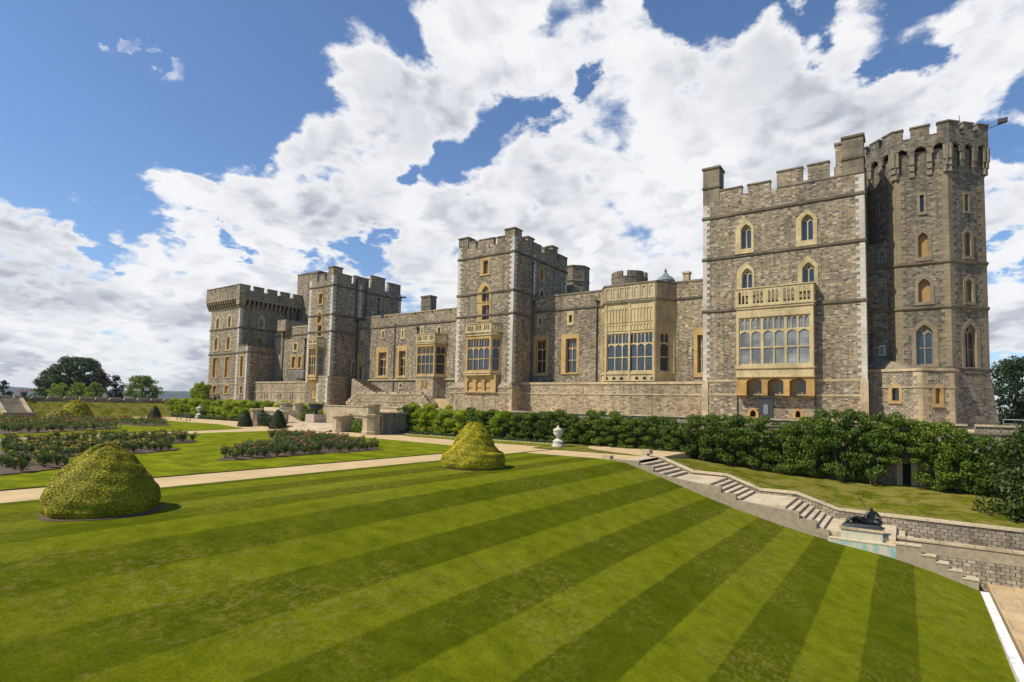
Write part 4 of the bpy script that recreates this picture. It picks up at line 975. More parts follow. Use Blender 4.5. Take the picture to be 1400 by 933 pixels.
for x, y in ((729.5, 412), (816.3, 412), (920.0, 412)): pipe(t, Eq.S(x, 460), 86.62, zc_, Eq.Z(x, y+2), .1)
# large bay: solve its front from the corner pixels
fr = Eq.off(3.0); sA, sB = fr.S(827.5, 480), fr.S(895, 480); s0, s1 = sA-2.2, sB+2.2
bo = bay(t, Eq, s0, s1, fr.Z(862, 521), fr.Z(862, 508), fr.Z(862, 455.5), fr.Z(862, 414), 3.0, 2.2, 6, 1, m_cream, m_glass, group=3, panels=[(fr.Z(862, 440.5), fr.Z(862, 421)), (fr.Z(862, 452), fr.Z(862, 442.5))], bar=.16)
P = lambda s, d: Eq.p(s, 0, d)[:2]
fp = [P(s0-.15, -.02), P(s0+2.05, 3.15), P(s1-2.05, 3.15), P(s1+.15, -.02)]; zt0, zt1 = fr.Z(862, 412), fr.Z(862, 388)
MB().loft([[(*c_, zt0) for c_ in fp], [(*c_, zt1-.2) for c_ in fp]]).build('bay_parapet', m_pale, bo)
fp2 = [P(s0-.28, -.02), P(s0+1.97, 3.28), P(s1-1.97, 3.28), P(s1+.28, -.02)]
MB().loft([[(*c_, zt1-.2) for c_ in fp2], [(*c_, zt1+.05) for c_ in fp2]]).loft([[(*c_, zt0-.12) for c_ in fp2], [(*c_, zt0+.1) for c_ in fp2]]).build('bay_coping', m_cop, bo)
pan = MB()
for k in range(3):
    a, b2 = np.array(fp[k]), np.array(fp[k+1]); g, L = planeof(a, b2)
    if g.n @ Eq.n < 0: g = planeof(b2, a)[0]
    n = max(2, int(L/1.1))
    for i in range(n): pan.plate(g, [(L*i/n+.06, zt0+.25), (L*(i+1)/n-.06, zt0+.25), (L*(i+1)/n-.06, zt1-.4), (L*i/n+.06, zt1-.4)], [arch_pts(L*i/n+.28, L*(i+1)/n-.28, zt0+.45, zt1-.6, .8, 4)], d=.09, rim_in=0, rim_out=0)
pan.build('parapet_panels', m_pale, bo)
for i in range(7):
    if i == 3: continue
    s = s0+2.5+i*(s1-s0-5)/6; MB().plate(fr, arch_pts(s-.3, s+.3, fr.Z(862, 520), fr.Z(862, 515), .9, 4), d=.02).build('vent_opening', m_dark, bo)
# roofscape behind it
tr = Plane(0, 92, 1, 0, 0, -1); a, b2 = tr.S(831.8, 380), tr.S(878, 380); zr0, zr1 = tr.Z(855, 392), tr.Z(855, 371)
t = thing('round_turret', ((a+b2)/2, 94, zr0), 'low round battlemented turret rising behind the large cream bay', 'turret')
r = (b2-a)/2; MB().lathe((a+b2)/2, 94, [(r, zr0-3), (r, zr1-1.1), (r-.5, zr1-1.1), (r-.5, zr0-3)], 24).build('wall', m_rubg, t)
mb = MB(); x0 = (a+b2)/2
for k in range(5):
    n = 6; P_ = []
    ph0 = 2*math.pi*k/5+.3-1.6; 
    for rr in (r, r-.5):
        for j in (range(n+1) if rr == r else range(n, -1, -1)): an = ph0+j*.165; P_.append((x0+rr*math.cos(an), 94+rr*math.sin(an)))
    mb.prism(P_, zr1-1.1, zr1-.15)
mb.build('battlement', m_rubg, t)
mb2 = MB().lathe(x0, 94, [(r+.08, zr1-1.25), (r+.08, zr1-1.1), (r-.55, zr1-1.1)], 24); mb2.build('coping', m_cop, t)
tr = east(95); x0 = tr.S(910, 376); z0, z1 = tr.Z(910, 386), tr.Z(910, 367)
t = thing('glazed_lantern', (x0, 95, z0), 'small verdigris ogee roof lantern with finial on the roof left of the tallest tower', 'lantern')
MB().lathe(x0, 95, [(1.6, z0-3), (1.6, z0+.1), (1.7, z0+.15), (1.3, z0+.7), (.7, z0+1.1), (.35, z0+1.5), (.2, z0+1.8)], 12).build('dome', m_verd, t); MB().lathe(x0, 95, [(.08, z0+1.8), (.3, z0+2.0), (.08, z0+2.2), (.02, z1+.1)], 8).build('finial', m_lead, t)
x0 = tr.S(939, 378); zt = tr.Z(939, 372.5)
t = thing('chimney', (x0, 95, zt-3), 'pale stone chimney stub on the roof left of the tallest tower', 'chimney', 'castle chimneys')
MB().box(x0-.5, x0+.5, 94.5, 95.5, zt-4, zt-.3).build('stack', m_pale, t); MB().box(x0-.66, x0+.66, 94.35, 95.65, zt-.3, zt).build('cap', m_cream, t)

# ---- middle tower ------------------------------------------------------------------
u0, u1 = E80.S(624, 450), -56.2
t = thing('castle_tower', ((u0+u1)/2, 88, TERR), 'middle square tower with a tall two stage arched window above a canted bay', 'tower', 'castle towers')
H = [window(t, E80, (661.0,667.6,356.5,374.5), (656.3,670.2,352.7,377), 0, 2, depth=.5),
     window(t, E80, (659.0,669.0,391,412.5), (652.5,671.5,385,414), 1, 2, depth=.5), window(t, E80, (659.0,669.0,417.5,437.5), (652.5,671.5,414,440), 0, 2, depth=.5)]
zemb = E80.Z(658, 338.5); zst = [E80.Z(702, 343.2), E80.Z(703, 395.8), E80.Z(702.5, 427.3)]
NW = north(u1); nH = []
nH.append(window(t, NW, (738.5,742,367,384), (736,744.5,362,387), 1, 0, pane=m_blindstone, depth=.4, fmat=m_gold)); nH.append(window(t, NW, (738.5,743,397,412), (736,745,392,415), 1, 0, pane=m_glassd, depth=.4, fmat=m_cream))
shell(t, u0, u1, 80, 99, Z0, zemb, m_rub, H, nH, roof=zemb-1)
b = MB(); c = MB(); parapet_back(b, u0, u1, 80, 99, zemb-1, zemb)
L = pxmer(E80, [(641.5,650.5,330), (654,675,325.8), (679.5,690,322.5)]); merlons(b, c, E80, L, zemb)
mzt = sum(q[2] for q in L)/3
merlons(b, c, NW, [(82.3, 84.2, mzt-.3), (86.3, 89.0, mzt), (90.0, 92.3, mzt), (92.3, 94.6, mzt+.05), (95.6, 98.98, mzt)], zemb)
tz = E80.Z(697, 311.5)
for a0, a1, w0, w1, z in ((u0, u0+2.3, 80, 82, E80.Z(634, 325)), (u1-2.2, u1, 80, 82.2, tz), (u1-1.6, u1+.02, 84.2, 86.2, tz-.5), (u1-1.5, u1+.01, 93.0, 95.0, mzt+1.1)):
    b.box(a0-.01, a1+.01, w0-.01, w1, zemb-.1, z-.3); c.box(a0-.16, a1+.16, w0-.16, w1+.15, z-.3, z-.08); c.box(a0+.1, a1-.1, w0+.1, w1-.1, z-.08, z+.05)
b.build('battlement', m_rub, t); c.build('battlement_coping', m_cop, t)
for z in zst: band(t, E80, u0, u1, z); band(t, NW, 80, 99, z)
quoin_part(t, 'quoin', m_quoin, E80, u0, 1, ZC, zemb+.5); quoin_part(t, 'quoin', m_quoin, E80, u1, -1, ZC, zemb+1.0, NW, 80., 1); quoin_part(t, 'quoin', m_quoin, NW, 86.3, 1, Eq.Z(740, 410), zemb-.8, h=.5); quoin_part(t, 'quoin', m_quoin, NW, 99, -1, Eq.Z(740, 410), zemb-.8, h=.5)
pipe(t, u1+.12, 85.9, Z0, NW.Z(728, 362), .09)
# plinth
zpl = E80.Z(656, 527)
MB().box(u0-.9, u1+.55, 79.4, 83.2, Z0, zpl-.6).build('plinth', m_rubw, t)
MB().loft([[(u0-1.0, 79.3, zpl-.6), (u1+.65, 79.3, zpl-.6), (u1+.65, 83.3, zpl-.6), (u0-1.0, 83.3, zpl-.6)], [(u0-1.0, 79.3, zpl-.45), (u1+.65, 79.3, zpl-.45), (u1+.65, 83.3, zpl-.45), (u0-1.0, 83.3, zpl-.45)], [(u0+.2, 79.98, zpl+.65), (u1-.02, 79.98, zpl+.65), (u1-.02, 81, zpl+.65), (u0+.2, 81, zpl+.65)]]).build('plinth_coping', m_rubw, t)
MB().pbox(east(79.4), u0-.95, u1+.6, ZS-.12, ZS+.08, -.1, .08).build('plinth_string', m_pale, t)
quoin_part(t, 'plinth_quoin', m_pale, east(79.4), u1+.55, -1, Z0, zpl-.6, north(u1+.55), 79.4, 1, h=.6)
pf = E80.off(1.5); sA, sB = pf.S(637.0, 490), pf.S(670.5, 490)
s0, s1 = sA-.35, sB+1.7
zz = lambda y: pf.Z(655, y)
def bayc(root, plA, sL, cL, sF0, sF1, sR, depth, zb, zw0, zw1, zt, lights, sl, balu, corb, bar=.13):
    # asymmetric footprints are avoided: left return short, right return canted
    return bay(root, plA, sL, sR, zb, zw0, zw1, zt, depth, min(sF0-sL, 1.5), lights, sl, m_gold, m_glass, balu=balu, corb=corb, bar=bar)
bo = bay(t, E80, sA-1.3, sB+1.3, zz(513), zz(507), zz(463.5), zz(459), 1.5, 1.3, 4, 1, m_gold, m_glass, balu=(zz(454.5), zz(443)), bar=.15)
m_ = MB(); s_a, s_b = sA-.6, sB+.9
m_.pbox(E80, s_a, s_b, E80.Z(655, 537), zz(513), -.1, .7)
nh = [arch_pts(s_a+(s_b-s_a)*(.09+.28*k), s_a+(s_b-s_a)*(.09+.28*k+.19), E80.Z(655, 535), zz(518), .8, 5) for k in range(3)]
m_.plate(E80.off(1.0), [(s_a, E80.Z(655, 537)), (s_b, E80.Z(655, 537)), (s_b, zz(513)), (s_a, zz(513))], nh, d=0, rim_out=-.4, rim_in=-.3); m_.build('bay_foot', m_gold, bo)
for k in range(3):
    bp = MB(); a = s_a+(s_b-s_a)*(.10+.27*k); bp.plate(E80.off(1.0), arch_pts(a, a+(s_b-s_a)*.16, E80.Z(655, 536), zz(518.5), .8, 5), d=.02)
    bp.build('blind_niche', m_blindstone, bo) if False else None
# round stair turret behind
cx0, cy0 = -57.5, 104.5
t = thing('stair_turret', (cx0, cy0, 20), 'octagonal stair turret rising behind the right side of the middle tower', 'turret')
zt = north(-56.2).Z(788, 366) ; MB().lathe(cx0, cy0, [(3.2, 12), (3.2, 31.0), (3.2, zt)], 8, math.pi/8).build('wall', m_rub, t)
MB().lathe(cx0, cy0, [(3.35, zt), (3.35, zt+.3), (3.0, zt+.35), (0, zt+.36)], 8, math.pi/8).lathe(cx0, cy0, [(3.2, zt-3.2), (3.4, zt-3.0), (3.2, zt-2.8)], 8, math.pi/8).build('coping', m_cop, t)

# ---- wall range between second and middle towers -------------------------------------
Eq = east(87.3); ua, ub = -108, E80.S(624, 450)
t = thing('castle_wall', (-88, 88, TERR), 'battlemented wall range between the second tower and the middle tower, above the double steps', 'building', 'castle wall ranges')
H = [window(t, Eq, (517.5,528,482,514), (514,531,475,517), 0, 2, True, True, pane=m_glassd, depth=.6, fmat=m_gold), window(t, Eq, (545.5,554.5,480,514), (542.3,556.2,473,517), 0, 2, True, True, pane=m_glassd, depth=.6, fmat=m_gold),
     window(t, Eq, (490.5,494.5,500,522), (489,496.5,482,524), 1, 0, pane=m_glassd, depth=.5, fmat=m_gold)]
for a in ((549.7,551.7,452,462), (576.3,578,448,456), (598.8,602,448,456), (523,525,453,462), (495,496.6,453,463), (546.5,549,525,530)): H.append(window(t, Eq, a, (a[0]-1.6,a[1]+1.6,a[2]-2,a[3]+2), 0, 0, pane=m_glassd, depth=.5, fmat=m_cream))
zem = Eq.Z(546, 434.0)
MB().plate(Eq, [(ua-1, Z0), (ub+1, Z0), (ub+1, zem), (ua-1, zem)], H).add([(ua, 88, zem-.4), (ub+1, 88, zem-.4), (ub+1, 100, zem-.4), (ua, 100, zem-.4)], [(0, 1, 2, 3)]).build('wall', m_rub, t)
b = MB(); c = MB(); b.pbox(Eq, ua, ub+1, zem-1.4, zem-.01, -.6, -.02)
L = pxmer(Eq, [(500,521,434.5), (525,545.5,430.7), (546,566.5,427.7), (569,590,425), (592.5,615,421.5), (617.5,626,419.5)]); zt = float(np.median([q[2] for q in L])); L = [(a, b2, zt) for a, b2, _ in L]
merlons(b, c, Eq, L, zem, .6); b.build('battlement', m_rub, t); c.build('battlement_coping', m_pale, t)
band(t, Eq, ua, ub+1, Eq.Z(546, 445.5)); band(t, Eq, ua, ub+.5, Eq.Z(546, 519.5), .25, .3, m_pale)
pipe(t, Eq.S(539.6, 480), 87.15, Z0+3, Eq.Z(540, 442), .09, False); pipe(t, Eq.S(571.5, 450), 87.1, Eq.Z(571, 460), Eq.Z(571, 450), .12); pipe(t, Eq.S(488.5, 480), 87.1, Z0+3, Eq.Z(488, 440), .12)
pf = Eq.off(2.0); sA, sB = pf.S(569, 490), pf.S(592.5, 490); zz = lambda y: pf.Z(580, y)
bo = bay(t, Eq, sA-1.6, sB+1.9, zz(516), zz(512), zz(474), zz(470.5), 2.0, 1.6, 4, 1, m_gold, m_glassd, balu=(zz(467.5), zz(457.5)), bar=.15)
MB().prism([Eq.p(sA-1.5, 0, -.02)[:2], Eq.p(sA, 0, 1.9)[:2], Eq.p(sB, 0, 1.9)[:2], Eq.p(sB+1.7, 0, -.02)[:2]], Z0, zz(516)).build('bay_foot', m_rubw, bo)
MB().pbox(pf, pf.S(573.5, 525), pf.S(577, 525), zz(530), zz(519.5), -.2, .03).pbox(pf, pf.S(579.5, 525), pf.S(583, 525), zz(530), zz(519.5), -.2, .03).build('blind_niche', m_ochre, bo)
x0 = Eq.S(582, 410); tr = east(93); x0 = tr.S(582, 412); a, b2 = tr.S(575.8, 412), tr.S(588.6, 412); zt = tr.Z(582, 404.5)
t = thing('chimney', (x0, 93, zt-5), 'square stone chimney stack rising above the wall between second and middle towers', 'chimney', 'castle chimneys')
MB().box(a, b2, 93, 95, zt-7, zt-.35).build('stack', m_rubg, t); MB().box(a-.12, b2+.12, 92.85, 95.15, zt-.35, zt).build('cap', m_cop, t)

# ---- double steps against the wall ---------------------------------------------------
g = east(77.6)
t = thing('double_steps', (-85, 79, TERR), 'double flight of steps with crenellated coping against the castle wall', 'steps')
sa, sb = g.S(487, 536), g.S(578, 537); zt = g.Z(530, 536)
MB().plate(g, [(sa-3.0, TERR), (sb+1.6, TERR), (sb+1.6, TERR+1.6), (sb-.2, zt-.55), (sa, zt-.55), (sa-3.0, TERR+1.6)], d=0, rim_out=-2.5).build('wall', m_rubw, t)
mb = MB(); n = 6
for i in range(n):
    w = (sb-sa)/n; mb.pbox(g, sa+i*w+.12, sa+(i+1)*w-.3, zt-.55, zt, -.5, .1)
mb.pbox(g, sa, sb, zt-.62, zt-.4, -.52, .06)
mb.pbox(g, sa-.2, sb+.2, zt-2.0, zt-1.85, -.1, .1)
for i in range(4):
    mb.pbox(g, sa-.75*(i+1)-.1, sa-.75*i-.12, zt-.5*(i+1)-.7, zt-.5*(i+1), -.5, .1)
    mb.pbox(g, sb+.5*i+.05, sb+.5*(i+1)+.02, zt-.55*(i+1)-.7, zt-.55*(i+1), -.5, .1)
for (a, za, b2, zb2) in ((sa-2.3, zt-3.6, sa+.6, zt-2.0), (sb-.8, zt-2.0, sb+1.2, zt-3.4)):
    mb.loft([[g.p(a, za-.12, .1), g.p(a, za+.12, .1), g.p(a, za+.12, -.1), g.p(a, za-.12, -.1)], [g.p(b2, zb2-.12, .1), g.p(b2, zb2+.12, .1), g.p(b2, zb2+.12, -.1), g.p(b2, zb2-.12, -.1)]])
mb.build('coping', m_pale, t)
mb = MB(); g2 = east(83.5)
for i in range(9):
    mb.pbox(g2, g2.S(481, 520)+i*1.0, g2.S(481, 520)+i*1.0+1.0, Z0, g2.Z(485, 518)-i*.42, -3.5, 0)
mb.build('upper_flight', m_rubw, t)
mb = MB().box(sa-1, sb+8, 80.1, 83.4, TERR, zt-1.2); mb.build('landing', m_pave, t)

# ---- second tower --------------------------------------------------------------------
u0, u1 = E80.S(422.5, 420), -106.9
t = thing('castle_tower', ((u0+u1)/2, 88, TERR), 'second tower from the left, tall and narrow with a corbelled golden oriel', 'tower', 'castle towers')
H = [window(t, E80, (436.3,441.2,402,415.5), (434.8,442.2,399.5,417.5), 0, 0, pane=m_blindstone, depth=.5), window(t, E80, (434.2,440,427,441.5), (432.3,441.5,422.5,443), 1, 2, depth=.5, pane=m_blindstone), window(t, E80, (434.2,440,445,459.5), (432.3,441.5,443,461), 0, 2, depth=.5, pane=m_glassd)]
zemb = E80.Z(446, 383.5); zst = [E80.Z(455.7, 389.3), E80.Z(454.6, 429.2), E80.Z(453.6, 452.5)]
NW = north(u1); w1_ = 101.2
nH = [window(t, NW, (481.5,484.5,496,512), (480,486,493,514), 0, 0, pane=m_glassd, depth=.4, fmat=m_cream)]
shell(t, u0, u1, 80, w1_, Z0, zemb, m_rub, H, nH, roof=zemb-1)
b = MB(); c = MB(); parapet_back(b, u0, u1, 80, w1_, zemb-1, zemb)
L = pxmer(E80, [(436.5,444.3,374.5), (447,451,373)]); zt = L[0][2]; merlons(b, c, E80, [(a, b2, zt) for a, b2, _ in L], zemb)
nm = [(NW.S(x0_, y), NW.S(x1_, y), NW.Z((x0_+x1_)/2, y)) for x0_, x1_, y in ((467.5,481.5,375.5), (485.3,505,379), (508.5,527,378.5), (531.5,548,388))]
merlons(b, c, NW, nm, zemb-.4)
for a0, a1, w0, wz2, z in ((u0, u0+2.8, 80, 82, E80.Z(430, 372.5)), (u1-2.0, u1, 80, 82.4, E80.Z(457, 363.5))):
    b.box(a0-.01, a1+.01, w0-.01, wz2, zemb-.1, z-.3); c.box(a0-.16, a1+.16, w0-.16, wz2+.15, z-.3, z)
b.build('battlement', m_rub, t); c.build('battlement_coping', m_cop, t)
for z in zst: band(t, E80, u0, u1, z); band(t, NW, 80, w1_, z)
quoin_part(t, 'quoin', m_quoin, E80, u0, 1, ZC, zemb+.5); quoin_part(t, 'quoin', m_quoin, E80, u1, -1, ZC, zemb+1, NW, 80., 1); quoin_part(t, 'quoin', m_quoin, NW, NW.S(490, 430), 1, Eq.Z(490, 436), zemb, h=.5); quoin_part(t, 'quoin', m_quoin, NW, w1_, -1, 26, zemb, h=.5)
for w in (86.6, 89.6): pipe(t, u1+.15, w, Eq.Z(490, 436)-1, zemb+1.2, .16, False)
pipe(t, u1+.15, 93.6, Eq.Z(490, 436)-1, zemb-2.5, .09); 
MB().tube([(u1, w1_-.4, NW.Z(545, 407)), (u1+2.0, w1_-.4, NW.Z(545, 407))], .22, 8).build('spout', m_lead, t)
zpl = E80.Z(452, 516)
MB().box(u1-3.2, u1+.8, 79.0, 84.5, Z0, zpl).build('plinth', m_rubw, t); MB().box(u1-3.3, u1+.9, 78.9, 84.6, zpl, zpl+.25).build('plinth_coping', m_pale, t)
quoin_part(t, 'plinth_quoin', m_quoin, east(79.0), u1-3.2, 1, Z0, zpl, h=.6); quoin_part(t, 'plinth_quoin', m_quoin, east(79.0), u1+.8, -1, Z0, zpl, north(u1+.8), 79.0, 1, h=.6)
pf = E80.off(1.5); sA, sB = pf.S(420.5, 490), pf.S(432, 490); zz = lambda y: pf.Z(428, y)
bay(t, E80, sA-.9, sB+1.2, zz(519), zz(513), zz(477), zz(474.5), 1.5, 1.0, 3, 1, m_gold, m_glassd, balu=(zz(471), zz(463)), corb=zz(546), bar=.15)

# ---- wall range between first and second towers ---------------------------------------
Eq = east(88.); ua, ub = -142, u0+1
t = thing('castle_wall', (-128, 89, TERR), 'short shaded wall range between the far left tower and the second tower', 'building', 'castle wall ranges')
H = [window(t, Eq, (399,404,488,503), (397.5,405,486,505), 0, 1, pane=m_blindstone, depth=.5), window(t, Eq, (407.5,412,488,503), (406.5,413.5,486,505), 0, 1, pane=m_blindstone, depth=.5), window(t, Eq, (402,406,470,479), (400.5,407.5,468,481), 0, 1, pane=m_glass, depth=.5, fmat=m_cream)]
zt = Eq.Z(405, 452.5)
MB().plate(Eq, [(ua, Z0), (ub, Z0), (ub, zt), (ua, zt)], H).add([(ua, 88, zt-.01), (ub, 88, zt-.01), (ub, 100, zt-.01), (ua, 100, zt-.01)], [(0, 1, 2, 3)]).build('wall', m_rub, t)
MB().pbox(Eq, Eq.S(397, 450), ub, zt, zt+.9, -.6, -.01).pbox(Eq, Eq.S(386, 450), Eq.S(397, 450), zt, zt+3.0, -5, 1.5).build('parapet', m_rub, t)
MB().pbox(Eq, Eq.S(396, 450), ub, zt+.9, zt+1.2, -.7, .1).build('coping', m_pale, t); band(t, Eq, ua, ub, zt-1.1)
pipe(t, Eq.S(418, 470), 87.8, Z0+4, Eq.Z(418, 465), .13); pipe(t, Eq.S(388, 470), 87.8, Z0+4, Eq.Z(388, 430), .13, False)
br = MB(); g = east(86.6)
for k in range(12): br.pbox(g, g.S(396, 515)+k*.55, g.S(396, 515)+k*.55+.08, g.Z(400, 519), g.Z(400, 508), 0, .08)
br.pbox(g, g.S(395, 515), g.S(417, 515), g.Z(400, 508), g.Z(400, 507), -.1, .12); br.build('balcony_rail', m_rail, t)
Ep = east(82.); zc_ = Ep.Z(370, 522.5); ue = u0+.4
MB().pbox(Ep, -145, ue, Z0, zc_-.25, -2.5, 0).build('plinth_wall', m_rubw, t)
MB().pbox(Ep, -145, ue, zc_-.25, zc_+.1, -2.6, .14).pbox(Ep, -145, ue, ZS-.1, ZS+.1, -.1, .1).build('plinth_coping', m_pale, t)
for x in (345.5, 349, 362, 365.5, 380, 383, 397, 400): MB().pbox(Ep, Ep.S(x, 545)-.14, Ep.S(x, 545)+.14, Ep.Z(370, 546), Ep.Z(370, 538), 0, .02).build('slit_window', m_dark, t)

# ---- far left tower --------------------------------------------------------------------
u0, u1 = E80.S(285.5, 480), E80.S(327.8, 440)
t = thing('castle_tower', ((u0+u1)/2, 88, TERR), 'farthest square tower at the left with an overhanging parapet on closely set corbels', 'tower', 'castle towers')
mk = dict(pane=m_blindstone, depth=.45, fmat=m_gold)
H = []
for op in ((296,299.8,434.5,449.5), (312,316,431.5,447.5), (293.5,298,461.5,479.5), (310,315,459.5,478.5)):
    H.append(window(t, E80, op, (op[0]-1.2, op[1]+1.4, op[2]-2.6, op[3]+1.4), 1, 2, **{**mk, 'fmat': m_cream}))
for op in ((291.2,297.3,489.5,516.5), (307.5,313.6,488.5,516), (291,296,528,538), (307.3,312.3,527.5,538)):
    H.append(window(t, E80, op, (op[0]-.9, op[1]+.9, op[2]-1.2, op[3]+1.2), 0, 2 if op[3] < 520 else 1, **mk))
NW = north(u1)
nH = [window(t, NW, (354.5,360.3,434.5,447.5), (352.8,362,431.5,449.5), 1, 2, pane=m_glass, depth=.45, fmat=m_cream), window(t, NW, (352.5,358.5,462,474.5), (351,360,459,476), 1, 2, pane=m_glassd, depth=.45, fmat=m_gold)]
zcb, zct = E80.Z(327.8, 420.5), E80.Z(328, 409.4); pf = E80.off(1.0); zem, zt = pf.Z(329, 395), pf.Z(329, 387.5)
w1_ = 97.0
shell(t, u0, u1, 80, w1_, Z0, zct, m_rub, H, nH, roof=zct)
ov = 1.0; b = MB(); c = MB(); cm = MB()
b.box(u0-ov, u1+ov, 80-ov, w1_+ov, zct+.02, zem)
for k in range(15):
    s = u0-ov+.35+k*((u1-u0)+2*ov-.7)/14
    for j, (f0, d) in enumerate(((0., .35), (.3, .68), (.6, .98))): cm.pbox(E80, s-.16, s+.16, zcb+(zct-zcb)*f0, zct+.05, -.1, d)
for k in range(15):
    s = 79+.4+k*(w1_-80+2*ov-.7)/14
    if abs(s-80) < .2: continue
    for j, (f0, d) in enumerate(((0., .35), (.3, .68), (.6, .98))): cm.pbox(NW, s-.2, s+.2, zcb+(zct-zcb)*f0, zct+.05, -.1, d)
cm.box(u1-.5, u1+ov, 80-ov, 80.7, zcb+(zct-zcb)*.3, zct+.03)
cm.build('corbel', m_cream2, t)
MB().pbox(pf, u0-ov-.05, u1+ov+.05, zct-.02, zct+.5, -.5, .08).pbox(NW.off(ov), 79-.05, w1_+ov, zct-.02, zct+.5, -.5, .08).build('corbel_band', m_cream2, t)
merlons(b, c, pf, auto_mer(u0-ov, u1+ov, zt, 2.2, .35), zem, .6)
nm = [(NW.off(ov).S(x0_, y), NW.off(ov).S(x1_, y), NW.off(ov).Z((x0_+x1_)/2, y)) for x0_, x1_, y in ((329,341,388), (345.5,358.5,390), (359,371,390), (376,386,396), (389,396,391.5), (400,410,394))]
merlons(b, c, NW.off(ov), auto_mer(79.02, w1_+ov, zt, 3.0, 1.1), zem, .6)
b.build('battlement', m_rub, t); c.build('battlement_coping', m_cop, t)
for z in (E80.Z(326.3, 447.9), E80.Z(326.3, 482.7)): band(t, E80, u0, u1, z); band(t, NW, 80, w1_, z)
band(t, E80, u0, u1, E80.Z(306, 525.3), .25, .12, m_pale)
quoin_part(t, 'quoin', m_quoin, E80, u0, 1, Z0, zcb); quoin_part(t, 'quoin', m_quoin, E80, u1, -1, Z0, zcb, NW, 80., 1)
# lower wing at its right
wu = E80.S(337.5, 500); zw = E80.Z(333, 473)
wh = [window(t, E80, (328.5,332.5,487,515.5), (327.3,333.8,485.8,517), 0, 2, **mk), window(t, E80, (328.3,331,528,538), (327.3,332,526.8,539.5), 0, 0, **{**mk, 'pane': m_dark})]
wn_ = north(wu)
MB().plate(E80, [(u1, Z0), (wu, Z0), (wu, zw), (u1, zw)], wh, d=.02).plate(wn_, [(79.98, Z0), (92, Z0), (92, zw), (79.98, zw)]).add([(u1, 80, zw), (wu, 80, zw), (wu, 92, zw), (u1, 92, zw)], [(0, 1, 2, 3)]).build('side_wing', m_rub, t)
MB().pbox(E80, u1, wu+.1, zw, zw+.3, -.6, .12).pbox(wn_, 79.9, 92, zw, zw+.3, -.6, .12).pbox(E80, u1, wu+.1, E80.Z(333, 481.5)-.15, E80.Z(333, 481.5)+.15, 0, .18).pbox(wn_, 79.9, 92, E80.Z(333, 481.5)-.15, E80.Z(333, 481.5)+.15, 0, .18).build('wing_coping', m_band, t)
quoin_part(t, 'wing_quoin', m_quoin, E80.off(.02), wu, -1, Z0, zw, wn_, 79.98, 1)
for w in (93.2, 95.0): pipe(t, u1+.3, w, 8, zct, .22, False)
wn2 = north(-141.5)
tr = north(-133.)
a, b2 = tr.S(407, 400), tr.S(425, 400); zt2 = tr.Z(410, 376)
t = thing('turret', (-134, 100, 20), 'tall plain square turret rising between the far left tower and the second tower', 'turret')
xs_ = east(98.); sa, sb = xs_.S(405.8, 410), xs_.S(424, 410); zt2 = xs_.Z(410, 375.5)
MB().box(sa, sb+4, 98, 102, 12, zt2-.3).build('wall', m_rub, t); MB().box(sa-.15, sb+4.1, 97.85, 102.1, zt2-.3, zt2).build('coping', m_cop, t)
for z_ in (1,): MB().box(sa-6, sb+4, 98.3, 104, 8, xs_.Z(400, 425)).build('lower_wall', m_rub, t)
# ------------------------------------------------------------------ vegetation
def mesh_cards(name, C, Nn, size, mat, aspect=1.6, spread=.9, extra=None, seed=1):
    """many small leaf-shaped quads: centres C, rough normals Nn, sizes"""
    r = np.random.default_rng(seed); n = len(C)
    nn = Nn + r.normal(0, spread, (n, 3)); nn /= np.linalg.norm(nn, axis=1, keepdims=True)+1e-9
    a = np.cross(nn, r.normal(0, 1, (n, 3))); a /= np.linalg.norm(a, axis=1, keepdims=True)+1e-9
    b = np.cross(nn, a); s = (np.asarray(size)*r.uniform(.65, 1.35, n))[:, None]
    bend = nn*s*.18
    V = np.stack([C-a*s*aspect*.5, C+b*s*.42+bend, C+a*s*aspect*.5, C-b*s*.42+bend], 1).reshape(-1, 3)
    me = bpy.data.meshes.new(name); me.vertices.add(4*n); me.vertices.foreach_set('co', V.astype(np.float32).ravel())
    me.loops.add(4*n); me.loops.foreach_set('vertex_index', np.arange(4*n, dtype=np.int32))
    me.polygons.add(n); me.polygons.foreach_set('loop_start', np.arange(0, 4*n, 4, dtype=np.int32)); me.polygons.foreach_set('loop_total', np.full(n, 4, dtype=np.int32))
    me.update(calc_edges=True); me.materials.append(mat); return me
def ob(name, me, parent=None, loc=(0, 0, 0)):
    o = bpy.data.objects.new(name, me); COL.objects.link(o); o.location = loc
    if parent: o.parent = parent
    return o
def blob_pts(blobs, per, r, inner=.35):
    C = []; Nn = []
    for (x, y, z, a, b, c) in blobs:
        n = int(per*(a*b+b*c+a*c)/3)
        d = r.normal(0, 1, (n, 3)); d /= np.linalg.norm(d, axis=1, keepdims=True)
        rad = 1-inner*r.random(n)**2*1.0; rad += r.normal(0, .05, n)
        C.append(np.array((x, y, z))+d*rad[:, None]*np.array((a, b, c))); Nn.append(d*np.array((1/a, 1/b, 1/c)))
    C = np.concatenate(C); Nn = np.concatenate(Nn); Nn /= np.linalg.norm(Nn, axis=1, keepdims=True); return C, Nn
m_shrub = leafmat('shrub_leaf', [(.035,.075,.007), (.075,.14,.011), (.17,.24,.02), (.05,.10,.009)], .25)
m_shrubl = leafmat('sunlit_shrub_leaf', [(.11,.19,.010), (.26,.36,.018), (.44,.48,.025), (.17,.25,.013)], .4)  # yellow-green leaf with the brightness of unclouded sun put into the colour
m_yewy = leafmat('golden_yew_leaf', [(.17,.165,.005), (.54,.46,.008), (.78,.66,.012), (.34,.30,.006), (.08,.09,.004), (.46,.40,.007)], .05, .6)  # dark entries put shade among the shoots into the leaf colour
